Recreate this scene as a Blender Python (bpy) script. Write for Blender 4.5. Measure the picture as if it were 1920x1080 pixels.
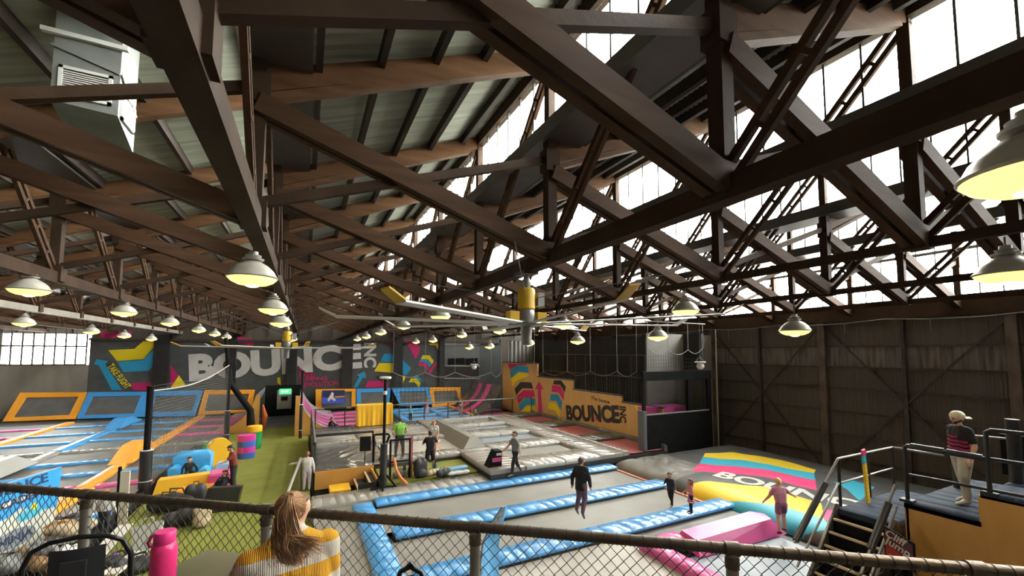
import bpy, bmesh, math, random
import numpy as np
from mathutils import Vector, Matrix
for _o in list(bpy.data.objects): bpy.data.objects.remove(_o)
SC = bpy.context.scene
C = SC.collection
R_ = math.radians
random.seed(7)

# ------------------------------------------------------------------ camera
FPX, CX, CY, CAMZ = 770.0, 960.0, 611.0, 5.1
_d = np.array([(572-CX)/FPX, (661-CY)/FPX, 1.0]); _d /= np.linalg.norm(_d)
_v = np.array([(985-CX)/FPX, (-10700-CY)/FPX, 1.0]); _u = _v-_d*_v.dot(_d); _u /= np.linalg.norm(_u)
if _u[1] > 0: _u = -_u
RW = np.stack([np.cross(_d, _u), _d, _u])          # camera (right, down, forward) -> world
cam = bpy.data.objects.new('camera', bpy.data.cameras.new('camera'))
C.objects.link(cam)
_m = Matrix.Identity(4)
for i in range(3):
    _m[i][0] = RW[i, 0]; _m[i][1] = -RW[i, 1]; _m[i][2] = -RW[i, 2]
_m[2][3] = CAMZ
cam.matrix_world = _m
cam.data.sensor_width = 36.0
cam.data.lens = FPX/1920*36
cam.data.shift_y = (CY-540)/1920
cam.data.clip_end = 300; cam.data.clip_start = 0.05
SC.camera = cam

# ------------------------------------------------------------------ sky, sun, exposure
W = bpy.data.worlds.new('sky'); SC.world = W; W.use_nodes = True
_nt = W.node_tree
_bg = _nt.nodes['Background']
_tc = _nt.nodes.new('ShaderNodeTexCoord'); _sx = _nt.nodes.new('ShaderNodeSeparateXYZ')
_cr = _nt.nodes.new('ShaderNodeValToRGB')
_nt.links.new(_tc.outputs['Generated'], _sx.inputs[0]); _nt.links.new(_sx.outputs['Z'], _cr.inputs[0])
_cr.color_ramp.elements[0].position = 0.0; _cr.color_ramp.elements[0].color = (1.0, 0.945, 0.85, 1)
_cr.color_ramp.elements[1].position = 1.0; _cr.color_ramp.elements[1].color = (0.92, 0.95, 0.97, 1)
_nt.links.new(_cr.outputs[0], _bg.inputs['Color'])
_bg.inputs['Strength'].default_value = 22.0
sun = bpy.data.objects.new('sun', bpy.data.lights.new('sun', 'SUN')); C.objects.link(sun)
sun.data.energy = 2.0; sun.data.color = (1.0, 0.90, 0.74); sun.data.angle = R_(14.0)
_sd = Vector((0.70, 0.42, 0.58))                     # towards the sun, low behind the saw-tooth glazing
sun.rotation_euler = _sd.to_track_quat('Z', 'Y').to_euler(); sun.location = (30, 20, 30)
SC.view_settings.view_transform = 'Standard'; SC.view_settings.look = 'None'
SC.view_settings.gamma = 1.0; SC.view_settings.use_curve_mapping = False
SC.view_settings.exposure = 0.95

# ------------------------------------------------------------------ helpers
def ray(px, py): return RW @ np.array([(px-CX)/FPX, (py-CY)/FPX, 1.0])
def atz(px, py, z): r = ray(px, py); t = (z-CAMZ)/r[2]; return Vector((r[0]*t, r[1]*t, z))
def aty(px, py, y): r = ray(px, py); t = y/r[1]; return Vector((r[0]*t, y, CAMZ+r[2]*t))
def atx(px, py, x): r = ray(px, py); t = x/r[0]; return Vector((x, r[1]*t, CAMZ+r[2]*t))

MATS = {}
def mat(name, col, rough=0.6, metal=0.0, col2=None, scale=4.0, amt=0.5, stretch=(1, 1, 1), bump=0.0, bscale=None, spec=0.5,
        emit=None, estr=0.0, detail=4.0, rough2=None, coords='Object', sheen=0.0, coat=0.0):
    """Principled material whose colour drifts between col and col2 with a noise; optional fine relief."""
    if name in MATS: return MATS[name]
    m = bpy.data.materials.new(name); m.use_nodes = True; MATS[name] = m
    nt = m.node_tree; b = nt.nodes['Principled BSDF']
    b.inputs['Base Color'].default_value = (*col, 1); b.inputs['Roughness'].default_value = rough
    b.inputs['Metallic'].default_value = metal
    b.inputs['Specular IOR Level'].default_value = spec
    if sheen: b.inputs['Sheen Weight'].default_value = sheen
    if coat: b.inputs['Coat Weight'].default_value = coat; b.inputs['Coat Roughness'].default_value = 0.12
    m.diffuse_color = (*col, 1)
    if col2 or bump:
        tc = nt.nodes.new('ShaderNodeTexCoord'); mp = nt.nodes.new('ShaderNodeMapping')
        mp.inputs['Scale'].default_value = stretch
        nt.links.new(tc.outputs[coords], mp.inputs[0])
        nz = nt.nodes.new('ShaderNodeTexNoise'); nz.inputs['Scale'].default_value = scale; nz.inputs['Detail'].default_value = detail
        nt.links.new(mp.outputs[0], nz.inputs['Vector'])
        if col2:
            cr = nt.nodes.new('ShaderNodeValToRGB')
            cr.color_ramp.elements[0].position = 0.5-amt*0.4; cr.color_ramp.elements[1].position = 0.5+amt*0.4
            cr.color_ramp.elements[0].color = (*col, 1); cr.color_ramp.elements[1].color = (*col2, 1)
            nt.links.new(nz.outputs['Fac'], cr.inputs[0]); nt.links.new(cr.outputs[0], b.inputs['Base Color'])
        if rough2 is not None:
            mr = nt.nodes.new('ShaderNodeMapRange'); mr.inputs['From Min'].default_value = .3; mr.inputs['From Max'].default_value = .7
            mr.inputs['To Min'].default_value = rough; mr.inputs['To Max'].default_value = rough2
            nt.links.new(nz.outputs['Fac'], mr.inputs[0]); nt.links.new(mr.outputs[0], b.inputs['Roughness'])
        if bump:
            src = nz
            if bscale:
                src = nt.nodes.new('ShaderNodeTexNoise'); src.inputs['Scale'].default_value = bscale; src.inputs['Detail'].default_value = 3
                nt.links.new(mp.outputs[0], src.inputs['Vector'])
            bp = nt.nodes.new('ShaderNodeBump'); bp.inputs['Strength'].default_value = bump; bp.inputs['Distance'].default_value = 0.02
            nt.links.new(src.outputs['Fac'], bp.inputs['Height']); nt.links.new(bp.outputs[0], b.inputs['Normal'])
    if emit:
        b.inputs['Emission Color'].default_value = (*emit, 1); b.inputs['Emission Strength'].default_value = estr
    return m

class MB:
    """Collects simple shapes into one mesh."""
    def __init__(s): s.v = []; s.f = []; s.mi = []; s.cur = 0
    def add(s, vs, fs):
        n = len(s.v); s.v += [tuple(p) for p in vs]; s.f += [tuple(i+n for i in f) for f in fs]; s.mi += [s.cur]*len(fs); return s
    def box(s, x0, x1, y0, y1, z0, z1):
        return s.add([(x0,y0,z0),(x1,y0,z0),(x1,y1,z0),(x0,y1,z0),(x0,y0,z1),(x1,y0,z1),(x1,y1,z1),(x0,y1,z1)],
                     [(3,2,1,0),(4,5,6,7),(0,1,5,4),(1,2,6,5),(2,3,7,6),(3,0,4,7)])
    def cbox(s, x0, x1, y0, y1, z0, z1, c=0.02):
        """Box with chamfered upper edges."""
        return s.add([(x0,y0,z0),(x1,y0,z0),(x1,y1,z0),(x0,y1,z0),(x0,y0,z1-c),(x1,y0,z1-c),(x1,y1,z1-c),(x0,y1,z1-c),
                      (x0+c,y0+c,z1),(x1-c,y0+c,z1),(x1-c,y1-c,z1),(x0+c,y1-c,z1)],
                     [(3,2,1,0),(0,1,5,4),(1,2,6,5),(2,3,7,6),(3,0,4,7),(4,5,9,8),(5,6,10,9),(6,7,11,10),(7,4,8,11),(8,9,10,11)])
    def bar(s, p0, p1, w, h, up=(0, 0, 1)):
        p0 = Vector(p0); p1 = Vector(p1); d = (p1-p0).normalized(); up = Vector(up)
        if abs(d.dot(up)) > .98: up = Vector((0, 1, 0)) if abs(d.y) < .9 else Vector((1, 0, 0))
        sd = d.cross(up).normalized()*(w/2); u2 = sd.cross(d).normalized()*(h/2)
        vs = []
        for p in (p0, p1): vs += [p-sd-u2, p+sd-u2, p+sd+u2, p-sd+u2]
        return s.add(vs, [(0,1,2,3)[::-1],(4,5,6,7),(0,1,5,4),(1,2,6,5),(2,3,7,6),(3,0,4,7)])
    def tube(s, pts, r, n=8, cap=True, taper=None):
        pts = [Vector(p) for p in pts]; k = len(pts); vs = []; fs = []
        prev = None
        for i, p in enumerate(pts):
            d = (pts[min(i+1, k-1)]-pts[max(i-1, 0)])
            if d.length < 1e-9: d = Vector((0, 0, 1))
            d.normalize()
            if prev is None:
                a = Vector((0, 0, 1)) if abs(d.z) < .9 else Vector((1, 0, 0))
                sd = d.cross(a).normalized()
            else:
                sd = prev-d*prev.dot(d)
                sd = sd.normalized() if sd.length > 1e-6 else d.orthogonal().normalized()
            prev = sd; u2 = d.cross(sd)
            rr = r[i] if isinstance(r, (list, tuple)) else r
            for j in range(n):
                a = 2*math.pi*j/n; vs.append(p+sd*(math.cos(a)*rr)+u2*(math.sin(a)*rr))
        for i in range(k-1):
            for j in range(n): fs.append((i*n+j, i*n+(j+1) % n, (i+1)*n+(j+1) % n, (i+1)*n+j))
        if cap: fs.append(tuple(range(n))[::-1]); fs.append(tuple((k-1)*n+j for j in range(n)))
        return s.add(vs, fs)
    def lathe(s, prof, n=24, c=(0, 0, 0), close=False):
        vs = []; fs = []; k = len(prof)
        for r, z in prof:
            for j in range(n):
                a = 2*math.pi*j/n; vs.append((c[0]+r*math.cos(a), c[1]+r*math.sin(a), c[2]+z))
        for i in range(k-1):
            for j in range(n): fs.append((i*n+j, i*n+(j+1) % n, (i+1)*n+(j+1) % n, (i+1)*n+j))
        if prof[0][0] > 1e-4 and close: fs.append(tuple(range(n))[::-1])
        if prof[-1][0] > 1e-4 and close: fs.append(tuple((k-1)*n+j for j in range(n)))
        return s.add(vs, fs)
    def prism(s, poly, n):
        """Polygon of 3D points extruded by vector n."""
        n = Vector(n); k = len(poly); vs = [Vector(p) for p in poly]+[Vector(p)+n for p in poly]
        fs = [tuple(range(k))[::-1], tuple(range(k, 2*k))]+[(i, (i+1) % k, k+(i+1) % k, k+i) for i in range(k)]
        return s.add(vs, fs)
    def grid(s, fn, nu, nv):
        vs = [fn(i/nu, j/nv) for j in range(nv+1) for i in range(nu+1)]
        fs = [(j*(nu+1)+i, j*(nu+1)+i+1, (j+1)*(nu+1)+i+1, (j+1)*(nu+1)+i) for j in range(nv) for i in range(nu)]
        return s.add(vs, fs)
    def ball(s, c, r, n=10, m=7):
        rx, ry, rz = r if isinstance(r, (tuple, list)) else (r, r, r)
        vs = [(c[0], c[1], c[2]-rz)]; fs = []
        for i in range(1, m):
            t = -math.pi/2+math.pi*i/m
            for j in range(n):
                a = 2*math.pi*j/n; vs.append((c[0]+rx*math.cos(t)*math.cos(a), c[1]+ry*math.cos(t)*math.sin(a), c[2]+rz*math.sin(t)))
        vs.append((c[0], c[1], c[2]+rz)); L = len(vs)-1
        for j in range(n): fs.append((0, 1+(j+1) % n, 1+j)); fs.append((L, L-n+j, L-n+(j+1) % n))
        for i in range(m-2):
            for j in range(n): a = 1+i*n; fs.append((a+j, a+(j+1) % n, a+n+(j+1) % n, a+n+j))
        return s.add(vs, fs)
    def mesh(s, name, mats, smooth=False, recalc=True):
        me = bpy.data.meshes.new(name); me.from_pydata(s.v, [], s.f)
        if not isinstance(mats, (list, tuple)): mats = [mats]
        for m in mats: me.materials.append(m)
        if len(mats) > 1: me.polygons.foreach_set('material_index', s.mi)
        if recalc:
            bm = bmesh.new(); bm.from_mesh(me); bmesh.ops.recalc_face_normals(bm, faces=bm.faces); bm.to_mesh(me); bm.free()
        if smooth:
            me.polygons.foreach_set('use_smooth', [True]*len(me.polygons))
            if smooth != 'soft':
                try: me.set_sharp_from_angle(angle=R_(50))
                except Exception: pass
        me.update(); return me
    def build(s, name, mats, parent=None, smooth=False, loc=None, rot=None, recalc=True):
        return link(name, s.mesh(name, mats, smooth, recalc), parent, loc, rot)

def link(name, me, parent=None, loc=None, rot=None):
    o = bpy.data.objects.new(name, me); C.objects.link(o)
    if loc is not None: o.location = loc
    if rot is not None: o.rotation_euler = rot
    if parent is not None: o.parent = parent
    return o
def tag(o, label=None, cat=None, group=None, kind=None):
    if label: o['label'] = label
    if cat: o['category'] = cat
    if group: o['group'] = group
    if kind: o['kind'] = kind
    return o
def thing(name, label=None, cat=None, loc=(0, 0, 0), rz=0.0, group=None, kind=None):
    o = bpy.data.objects.new(name, None); C.objects.link(o); o.empty_display_size = .2
    o.location = loc; o.rotation_euler = (0, 0, rz)
    return tag(o, label, cat, group, kind)
def copy_tree(o, parent=None):
    c = o.copy(); C.objects.link(c); c.parent = parent
    for ch in [x for x in bpy.data.objects if x.parent == o]: copy_tree(ch, c)
    return c
ORD = ['nearest', 'second', 'third', 'fourth', 'fifth', 'sixth', 'seventh', 'eighth', 'ninth', 'tenth', 'eleventh', 'twelfth', 'thirteenth', 'fourteenth', 'fifteenth']
TMP = bpy.data.scenes.new('workbench')               # keeps mesh evaluation light; removed at the end
def evaluated_mesh(o):
    TMP.collection.objects.link(o); vl = TMP.view_layers[0]; vl.update()
    me = bpy.data.meshes.new_from_object(o.evaluated_get(vl.depsgraph)); TMP.collection.objects.unlink(o); return me
def text_mesh(name, body, size, m, depth=0.01, bold=0.0, align='CENTER', space=1.0):
    """Lettering in its own XY plane (x along the words, y up), front towards +z."""
    cu = bpy.data.curves.new(name, 'FONT'); cu.body = body; cu.size = size; cu.extrude = depth; cu.offset = bold
    cu.align_x = align; cu.align_y = 'CENTER'; cu.space_character = space; cu.resolution_u = 4
    o = bpy.data.objects.new(name, cu); me = evaluated_mesh(o)
    bpy.data.objects.remove(o); bpy.data.curves.remove(cu)
    me.materials.clear(); me.materials.append(m); me.name = name
    return me
def frame_mat(origin, xdir, ydir):
    x = Vector(xdir).normalized(); y = Vector(ydir); y = (y-x*y.dot(x)).normalized(); z = x.cross(y)
    M = Matrix.Identity(4)
    for i in range(3): M[i][0] = x[i]; M[i][1] = y[i]; M[i][2] = z[i]; M[i][3] = origin[i]
    return M
# ------------------------------------------------------------------ shared materials
M_timber = mat('dark_timber', (0.036, 0.018, 0.0095), .7, col2=(0.088, 0.046, 0.025), scale=1.6, stretch=(.5, 4, 4), amt=.8, bump=.25, spec=.12)
M_timber2 = mat('dark_stained_beam', (0.026, 0.0145, 0.0085), .7, col2=(0.062, 0.036, 0.022), scale=2.2, amt=.8, bump=.2, bscale=16, spec=.12)
M_rafter = mat('brown_rafter_timber', (0.066, 0.030, 0.0135), .7, col2=(0.145, 0.074, 0.037), scale=1.4, stretch=(.5, 4, 4), amt=.7, bump=.25, spec=.12)
M_purlin = mat('blackish_purlin_timber', (0.018, 0.010, 0.007), .65, col2=(0.04, 0.023, 0.015), scale=3, bump=.2)
M_sheet = mat('grey_green_roof_sheet', (0.15, 0.158, 0.13), .5, col2=(0.47, 0.47, 0.395), scale=1.0, stretch=(.45, 8.5, .45), amt=.75, bump=.1)  # tone streaks down the slope stand in for shading between the ribs
M_gutter = mat('dark_gutter_metal', (0.05, 0.045, 0.04), .5, col2=(0.075, 0.066, 0.055), scale=2)
M_steel = mat('dark_steel', (0.045, 0.036, 0.030), .5, metal=.2, col2=(0.085, 0.065, 0.05), scale=5)
M_mull = mat('glazing_bar_steel', (0.075, 0.065, 0.055), .5, metal=.2)
M_black = mat('matt_black_paint', (0.005, 0.005, 0.0055), .7, col2=(0.009, 0.009, 0.0095), scale=3, spec=.15)
M_wallsheet = mat('weathered_brown_sheet', (0.075, 0.062, 0.048), .65, col2=(0.125, 0.105, 0.082), scale=1.2, stretch=(3, 3, .35), amt=.9, bump=.1)
M_wallstreak = mat('streaked_brown_sheet', (0.08, 0.067, 0.053), .6, col2=(0.20, 0.18, 0.15), scale=2.2, stretch=(1, 3.2, .22), amt=.35, bump=.1)
M_concrete = mat('dark_concrete', (0.07, 0.066, 0.06), .75, col2=(0.12, 0.11, 0.10), scale=1.5, bump=.15)
def glass_mat():
    m = bpy.data.materials.new('clerestory_glass'); m.use_nodes = True; nt = m.node_tree
    for n in list(nt.nodes): nt.nodes.remove(n)
    out = nt.nodes.new('ShaderNodeOutputMaterial'); mx = nt.nodes.new('ShaderNodeMixShader'); tr = nt.nodes.new('ShaderNodeBsdfTransparent')
    gl = nt.nodes.new('ShaderNodeBsdfGlossy'); mx.inputs[0].default_value = .06; gl.inputs['Roughness'].default_value = .05
    tr.inputs[0].default_value = (.95, .97, .97, 1)
    nt.links.new(tr.outputs[0], mx.inputs[1]); nt.links.new(gl.outputs[0], mx.inputs[2]); nt.links.new(mx.outputs[0], out.inputs[0])
    return m
M_glass = glass_mat()

# ------------------------------------------------------------------ building: saw-tooth roof on timber trusses
PB = 4.5
XI = [3.85+PB*i for i in range(-6, 5)]            # valley / glazing lines, -23.15 ... 21.85
X0, X1 = XI[0], XI[-1]
SP = 3.4
YK = [2.75+SP*k for k in range(0, 14)]             # truss stations
YA, YB = -4.05, YK[-1]+1.0
ZB, ZV, ZR = 6.80, 8.98, 10.50                     # bottom chord, valley, ridge
def back_y(x): return 42.8-0.2*x                   # the end wall stands a little askew

floor = MB().box(X0-1, X1+.4, YA-1, 52, -.95, -.75).build('floor', M_concrete); tag(floor, 'dark concrete floor under the trampoline decks', kind='structure')

# corrugated roof sheets: one shared mesh, ribs run down the slope
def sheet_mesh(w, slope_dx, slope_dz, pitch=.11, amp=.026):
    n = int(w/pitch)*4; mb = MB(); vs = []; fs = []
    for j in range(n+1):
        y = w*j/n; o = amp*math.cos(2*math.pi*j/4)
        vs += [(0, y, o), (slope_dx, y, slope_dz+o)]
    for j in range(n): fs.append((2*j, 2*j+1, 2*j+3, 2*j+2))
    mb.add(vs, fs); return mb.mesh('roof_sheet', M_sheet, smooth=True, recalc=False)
ceiling = thing('ceiling', 'saw-tooth roof of grey corrugated sheets on dark purlins', kind='structure')
RX0, RZ0, RZ1 = .35, 9.12, 10.78                   # sheet starts past the gutter
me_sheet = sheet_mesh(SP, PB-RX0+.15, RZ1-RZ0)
me_purl = MB().box(-.045, .045, 0, YB-YA, -.22, 0).mesh('purlin', M_purlin)
me_gut = MB().add([(-.18, 0, 0), (.62, 0, 0), (.62, 0, .28), (-.18, 0, .28), (-.18, YB-YA, 0), (.62, YB-YA, 0), (.62, YB-YA, .28), (-.18, YB-YA, .28)],
                  [(0,1,2,3),(4,5,6,7),(0,1,5,4),(1,2,6,5),(2,3,7,6),(3,0,4,7)]).mesh('valley_gutter', M_gutter)
for i in range(len(XI)-1):
    x = XI[i]
    for y in [YA]+[YK[0]-SP]+YK[:-1]+[YK[-1]]:
        if y == YA: y = YK[0]-2*SP
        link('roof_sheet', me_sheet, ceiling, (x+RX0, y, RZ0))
    for q in range(5):
        t = (q+.42)/5.0
        link('purlin', me_purl, ceiling, (x+RX0+t*(PB-RX0), YA, RZ0+t*(RZ1-RZ0)-.05))
    link('valley_gutter', me_gut, ceiling, (x, YA, ZV-.05))
me_ridge = MB().box(-.09, .09, 0, YB-YA, -.10, .22).mesh('ridge_beam', M_timber2)
for x in XI[1:]: link('ridge_beam', me_ridge, ceiling, (x, YA, ZR))

# transverse trusses: rafter, strut, tie, post, glazing post per bay
me_raft = MB().bar((0, 0, 8.66), (PB, 0, 10.50), .12, .30).bar((.1, 0, 8.46), (PB-.3, 0, 10.20), .16, .09).mesh('rafter', M_rafter)
me_strut = MB().bar((0, -.085, 8.34), (PB, -.085, 6.84), .12, .27).bar((0, .085, 8.34), (PB, .085, 6.84), .12, .27).bar((1.4, 0, 7.87), (1.9, 0, 7.71), .05, .2).bar((2.9, 0, 7.37), (3.4, 0, 7.21), .05, .2).mesh('strut', M_timber)
me_tie = MB().bar((0, 0, 7.02), (PB, 0, 8.60), .10, .13).mesh('tie', M_timber2)
me_post = MB().box(-.09, .09, -.09, .09, ZB, 9.0).box(-.14, .14, -.12, .12, 8.35, 8.75).box(-.15, .15, -.13, .13, ZB-.1, ZB+.25).mesh('post', M_timber2)
me_gpost = MB().box(-.07, .07, -.08, .08, 9.0, ZR).mesh('glazing_post', M_timber2)
for k, y in enumerate(YK):
    t = thing('roof_truss', '%s dark timber cross truss under the saw-tooth roof, counted from the mezzanine fence' % ORD[k], 'truss', (0, y, 0), group='roof trusses')
    for i, x in enumerate(XI):
        link('post', me_post, t, (x, 0, 0))
        link('glazing_post', me_gpost, t, (x, 0, 0))
        if i < len(XI)-1:
            link('rafter', me_raft, t, (x, 0, 0)); link('strut', me_strut, t, (x, 0, 0)); link('tie', me_tie, t, (x, 0, 0))
# longitudinal girders in the glazing lines
me_chord = MB().box(-.10, .10, 0, YB-YA, -.14, .11).mesh('bottom_chord', M_timber2)
me_chord_slim = MB().box(-.06, .06, 0, YB-YA, -.09, .06).mesh('bottom_chord', M_timber2)
me_chord_pale = MB().box(-.10, .10, 0, YB-YA, -.14, .11).mesh('bottom_chord', mat('pale_grey_beam', (.20, .18, .145), .6, col2=(.28, .25, .21), scale=2))
_mb = MB()
for s in (-.055, .055): _mb.bar((s*0.0+s, 0, ZB+.05), (s, -SP, ZR-.1), .035, .10, up=(0, 1, 0))
me_diag = None
_mb = MB(); _a = Vector((0, 0, ZB+.05)); _b = Vector((0, -SP, ZR-.1)); _dd = (_b-_a).normalized(); _nn = Vector((1, 0, 0)).cross(_dd)
for s in (-1, 1): _mb.bar(_a+_nn*.085*s, _b+_nn*.085*s, .09, .07, up=(1, 0, 0))
for q in range(1, 8): c = _a.lerp(_b, q/8); _mb.bar(c-_nn*.09, c+_nn*.09, .05, .08, up=(1, 0, 0))
me_diag = _mb.mesh('lattice_diagonal', M_timber)
GL = ['long dark roof girder furthest left under the shaded roof', 'long dark roof girder next to the leftmost one', 'long dark roof girder third from the far left wall',
      'long pale grey roof girder above the paned window end of the left court', 'long dark roof girder carrying the left lamp row', 'long dark roof girder carrying the nearest dome lamp above the turf',
      'long dark roof girder that carries the big white ceiling fan', 'slim roof girder with the lamp row right of the fan', 'slim roof girder with the lamp row nearest the side wall', 'slim roof girder furthest right beside the side wall glazing']
for i, x in enumerate(XI):
    if i == len(XI)-1: continue
    g = thing('roof_girder', GL[i], 'girder', (x, 0, 0), group='roof girders')
    link('bottom_chord', me_chord_pale if i == 3 else me_chord if i <= 6 else me_chord_slim, g, (0, YA, ZB))
    for k, y in enumerate(YK): link('lattice_diagonal', me_diag, g, (0, y, 0))

# clerestory glazing in each saw tooth
NP = 6; PW = SP/NP
me_pane = MB().box(-.004, .004, .015, PW-.015, 9.27, 10.40).mesh('pane', M_glass)
me_panew = MB().box(-.004, .004, .02, SP-.02, 9.27, 10.40).mesh('pane', M_glass)
me_mul = MB().box(-.025, .025, -.017, .017, 9.22, 10.42).mesh('glazing_bar', M_mull)
me_sill = MB().box(-.05, .05, 0, YB-YA, 9.2, 9.28).mesh('sill', M_mull)
wn = 0
for i, x in enumerate(XI[1:-1], 1):
    wn += 1
    w = thing('window_%d' % wn, 'long strip of clerestory panes in the saw-tooth roof', loc=(x, 0, 0), kind='structure')
    link('sill', me_sill, w, (0, YA, 0))
    for k in range(-2, len(YK)):
        y = YK[0]+SP*k
        if i >= 6 and k >= -1:
            for q in range(NP):
                link('pane', me_pane, w, (0, y+q*PW, 0)); link('glazing_bar', me_mul, w, (0, y+q*PW, 0))
        else: link('pane', me_panew, w, (0, y, 0))

# ------------------------------------------------------------------ right wall: sheeted below, glazed above a dark beam
WX = X1
wr = thing('wall_right', 'tall dark sheeted side wall with steel columns and cross braces', kind='structure')
ROWS = [-.8, .45, 1.5, 2.5, 3.55, 4.5, 5.45, 6.6]
def vsheet(h, w=1.7, pitch=.10, amp=.005):
    n = int(w/pitch)*2; vs = []; fs = []
    for j in range(n+1):
        y = w*j/n; o = amp*(1 if j % 2 else -1); vs += [(o, y, 0), (o, y, h)]
    for j in range(n): fs.append((2*j, 2*j+1, 2*j+3, 2*j+2))
    return vs, fs
for r in range(len(ROWS)-1):
    h = ROWS[r+1]-ROWS[r]; vs, fs = vsheet(h-.015)
    mb = MB(); mb.add(vs, fs); me = mb.mesh('wall_sheet', M_wallstreak if r == 5 else M_wallsheet, recalc=False)
    for q in range(int((41-YA)/1.7)): link('wall_sheet', me, wr, (WX+.08+.012*(r % 2), YA+q*1.7, ROWS[r]))
    MB().box(WX-.02, WX+.08, YA, 41, ROWS[r+1]-.035, ROWS[r+1]+.035).build('girt', M_steel, wr)
cols = [4.9, 7.8, 10.76, 13.76, 16.6, 19.5, 22.4, 25.3, 28.2, 31.1, 34, 37]
for q, y in enumerate(cols):
    wd = .14 if q % 2 == 0 else .06
    MB().box(WX-.16, WX+.02, y-wd, y+wd, -.8, 6.7).build('column', mat('rusty_column', (0.07, 0.05, 0.036), .6, col2=(0.17, 0.13, 0.10), scale=3, stretch=(1, 1, .4)) if q % 2 == 0 else M_steel, wr)
for a, b in zip(cols[::2], cols[2::2]):
    MB().bar((WX-.06, a, -.4), (WX-.06, b, 6.5), .05, .07).build('cross_brace', M_steel, wr)
    MB().bar((WX-.08, a, 6.5), (WX-.08, b, -.4), .05, .07).build('cross_brace', M_steel, wr)
MB().box(WX-.30, WX+.15, YA, 40, 6.55, 7.32).build('wall_beam', M_timber2, wr)
MB().box(WX+.12, WX+.2, YA-.2, 41, -.8, 7.3).build('backing', M_black, wr)
wn += 1
w = thing('window_%d' % wn, 'tall strip of side wall glazing above the dark wall beam', loc=(WX, 0, 0), kind='structure')
me_pane2 = MB().box(-.004, .004, .015, PW-.015, 7.34, 10.45).mesh('pane', M_glass)
me_mul2 = MB().box(-.025, .025, -.017, .017, 7.32, 10.48).mesh('glazing_bar', M_mull)
for k in range(-2, 12):
    for q in range(NP):
        y = YK[0]+SP*k+q*PW
        link('pane', me_pane2, w, (0, y, 0)); link('glazing_bar', me_mul2, w, (0, y, 0))
MB().box(-.03, .03, YA, 40, 9.0, 9.12).build('transom', M_mull, w)
# remaining shell
wl = MB().box(X0-.3, X0-.1, YA-1, 52, -.9, 11.5).build('wall_left', M_wallsheet); tag(wl, 'far side wall of brown sheeting', kind='structure')
wf = MB().box(X0-.3, X1+.3, YA-.4, YA-.2, -.9, 11.6).build('wall_front', M_wallsheet); tag(wf, 'wall behind the mezzanine', kind='structure')
# ------------------------------------------------------------------ vinyl, beds, carpet
def vinyl(name, col, rough=.28, wr=.5, sc=(1, 1, 1), coat=0.0):
    m = mat(name, col, rough, col2=tuple(c*.86+.015 for c in col), scale=2.5, amt=.8, bump=wr, bscale=3.0, stretch=sc, spec=.6, coat=coat)
    return m
V_blue = vinyl('blue_vinyl', (0.055, 0.30, 0.66), .30, .22, (3.2, .5, 1), coat=.45)
V_blue_d = vinyl('blue_vinyl_lengthways', (0.055, 0.31, 0.68), .30, .22, (.6, 3, 1), coat=.45)
V_lblue = vinyl('pale_blue_vinyl', (0.22, 0.46, 0.72), .26, .22, (3.2, .6, 1), coat=.45)
V_silver = vinyl('silver_grey_vinyl', (0.27, 0.26, 0.235), .26, .25, (3.0, .8, 1), coat=.45)
V_silver_d = vinyl('silver_grey_vinyl_lengthways', (0.29, 0.275, 0.25), .26, .25, (.7, 3.4, 1), coat=.45)
V_greymat = vinyl('dark_grey_vinyl', (0.10, 0.097, 0.09), .24, .25, (1, 1, 1), coat=.45)
V_orange = vinyl('orange_vinyl', (0.88, 0.36, 0.02), .38, .3)
V_pink = vinyl('pink_vinyl', (0.66, 0.08, 0.30), .34, .4)
V_yellow = vinyl('yellow_vinyl', (0.86, 0.47, 0.015), .4, .3)
V_teal = vinyl('teal_vinyl', (0.02, 0.32, 0.46), .35, .4)
V_green = vinyl('green_vinyl', (0.01, 0.25, 0.07), .35, .3)
V_black = vinyl('black_vinyl', (0.014, 0.014, 0.015), .35, .4)
M_bed = mat('trampoline_mesh', (0.085, 0.083, 0.08), .5, col2=(0.13, 0.127, 0.12), scale=1.2, bump=.25, bscale=160)
M_bedlight = mat('sheen_lightened_trampoline_mesh', (0.33, 0.305, 0.265), .45, col2=(0.42, 0.39, 0.335), scale=.9, bump=.2, bscale=150)  # cream tone puts reflected light into the colour of dark mesh
M_bedgrey = mat('grey_trampoline_mesh', (0.18, 0.168, 0.145), .42, col2=(0.235, 0.22, 0.19), scale=.9, bump=.2, bscale=150)  # dark mesh coloured grey-beige for the light its beds reflect
M_bedblue = mat('bluish_trampoline_mesh', (0.15, 0.19, 0.23), .42, col2=(0.21, 0.255, 0.30), scale=.9, bump=.2, bscale=150)
M_bedpink = mat('rose_trampoline_mesh', (0.42, 0.10, 0.12), .5, col2=(0.50, 0.15, 0.16), scale=.9, bump=.2, bscale=150)
M_carpet = mat('green_turf_carpet', (0.14, 0.15, 0.016), .9, col2=(0.215, 0.225, 0.03), scale=1.3, amt=.9, bump=.5, bscale=90)
M_ply = mat('varnished_plywood', (0.50, 0.245, 0.055), .38, col2=(0.60, 0.33, 0.09), scale=1.8, stretch=(1, 2.5, .6), amt=.9)
M_plywall = mat('golden_plywood_wall', (0.56, 0.315, 0.095), .42, col2=(0.68, 0.42, 0.15), scale=1.3, stretch=(1, 2.6, .5), amt=.9, detail=6)
M_skirt = mat('black_skirting', (0.018, 0.017, 0.016), .6, col2=(0.03, 0.028, 0.026), scale=2)
M_salmon = mat('salmon_edge_tape', (0.60, 0.20, 0.13), .5)

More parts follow.
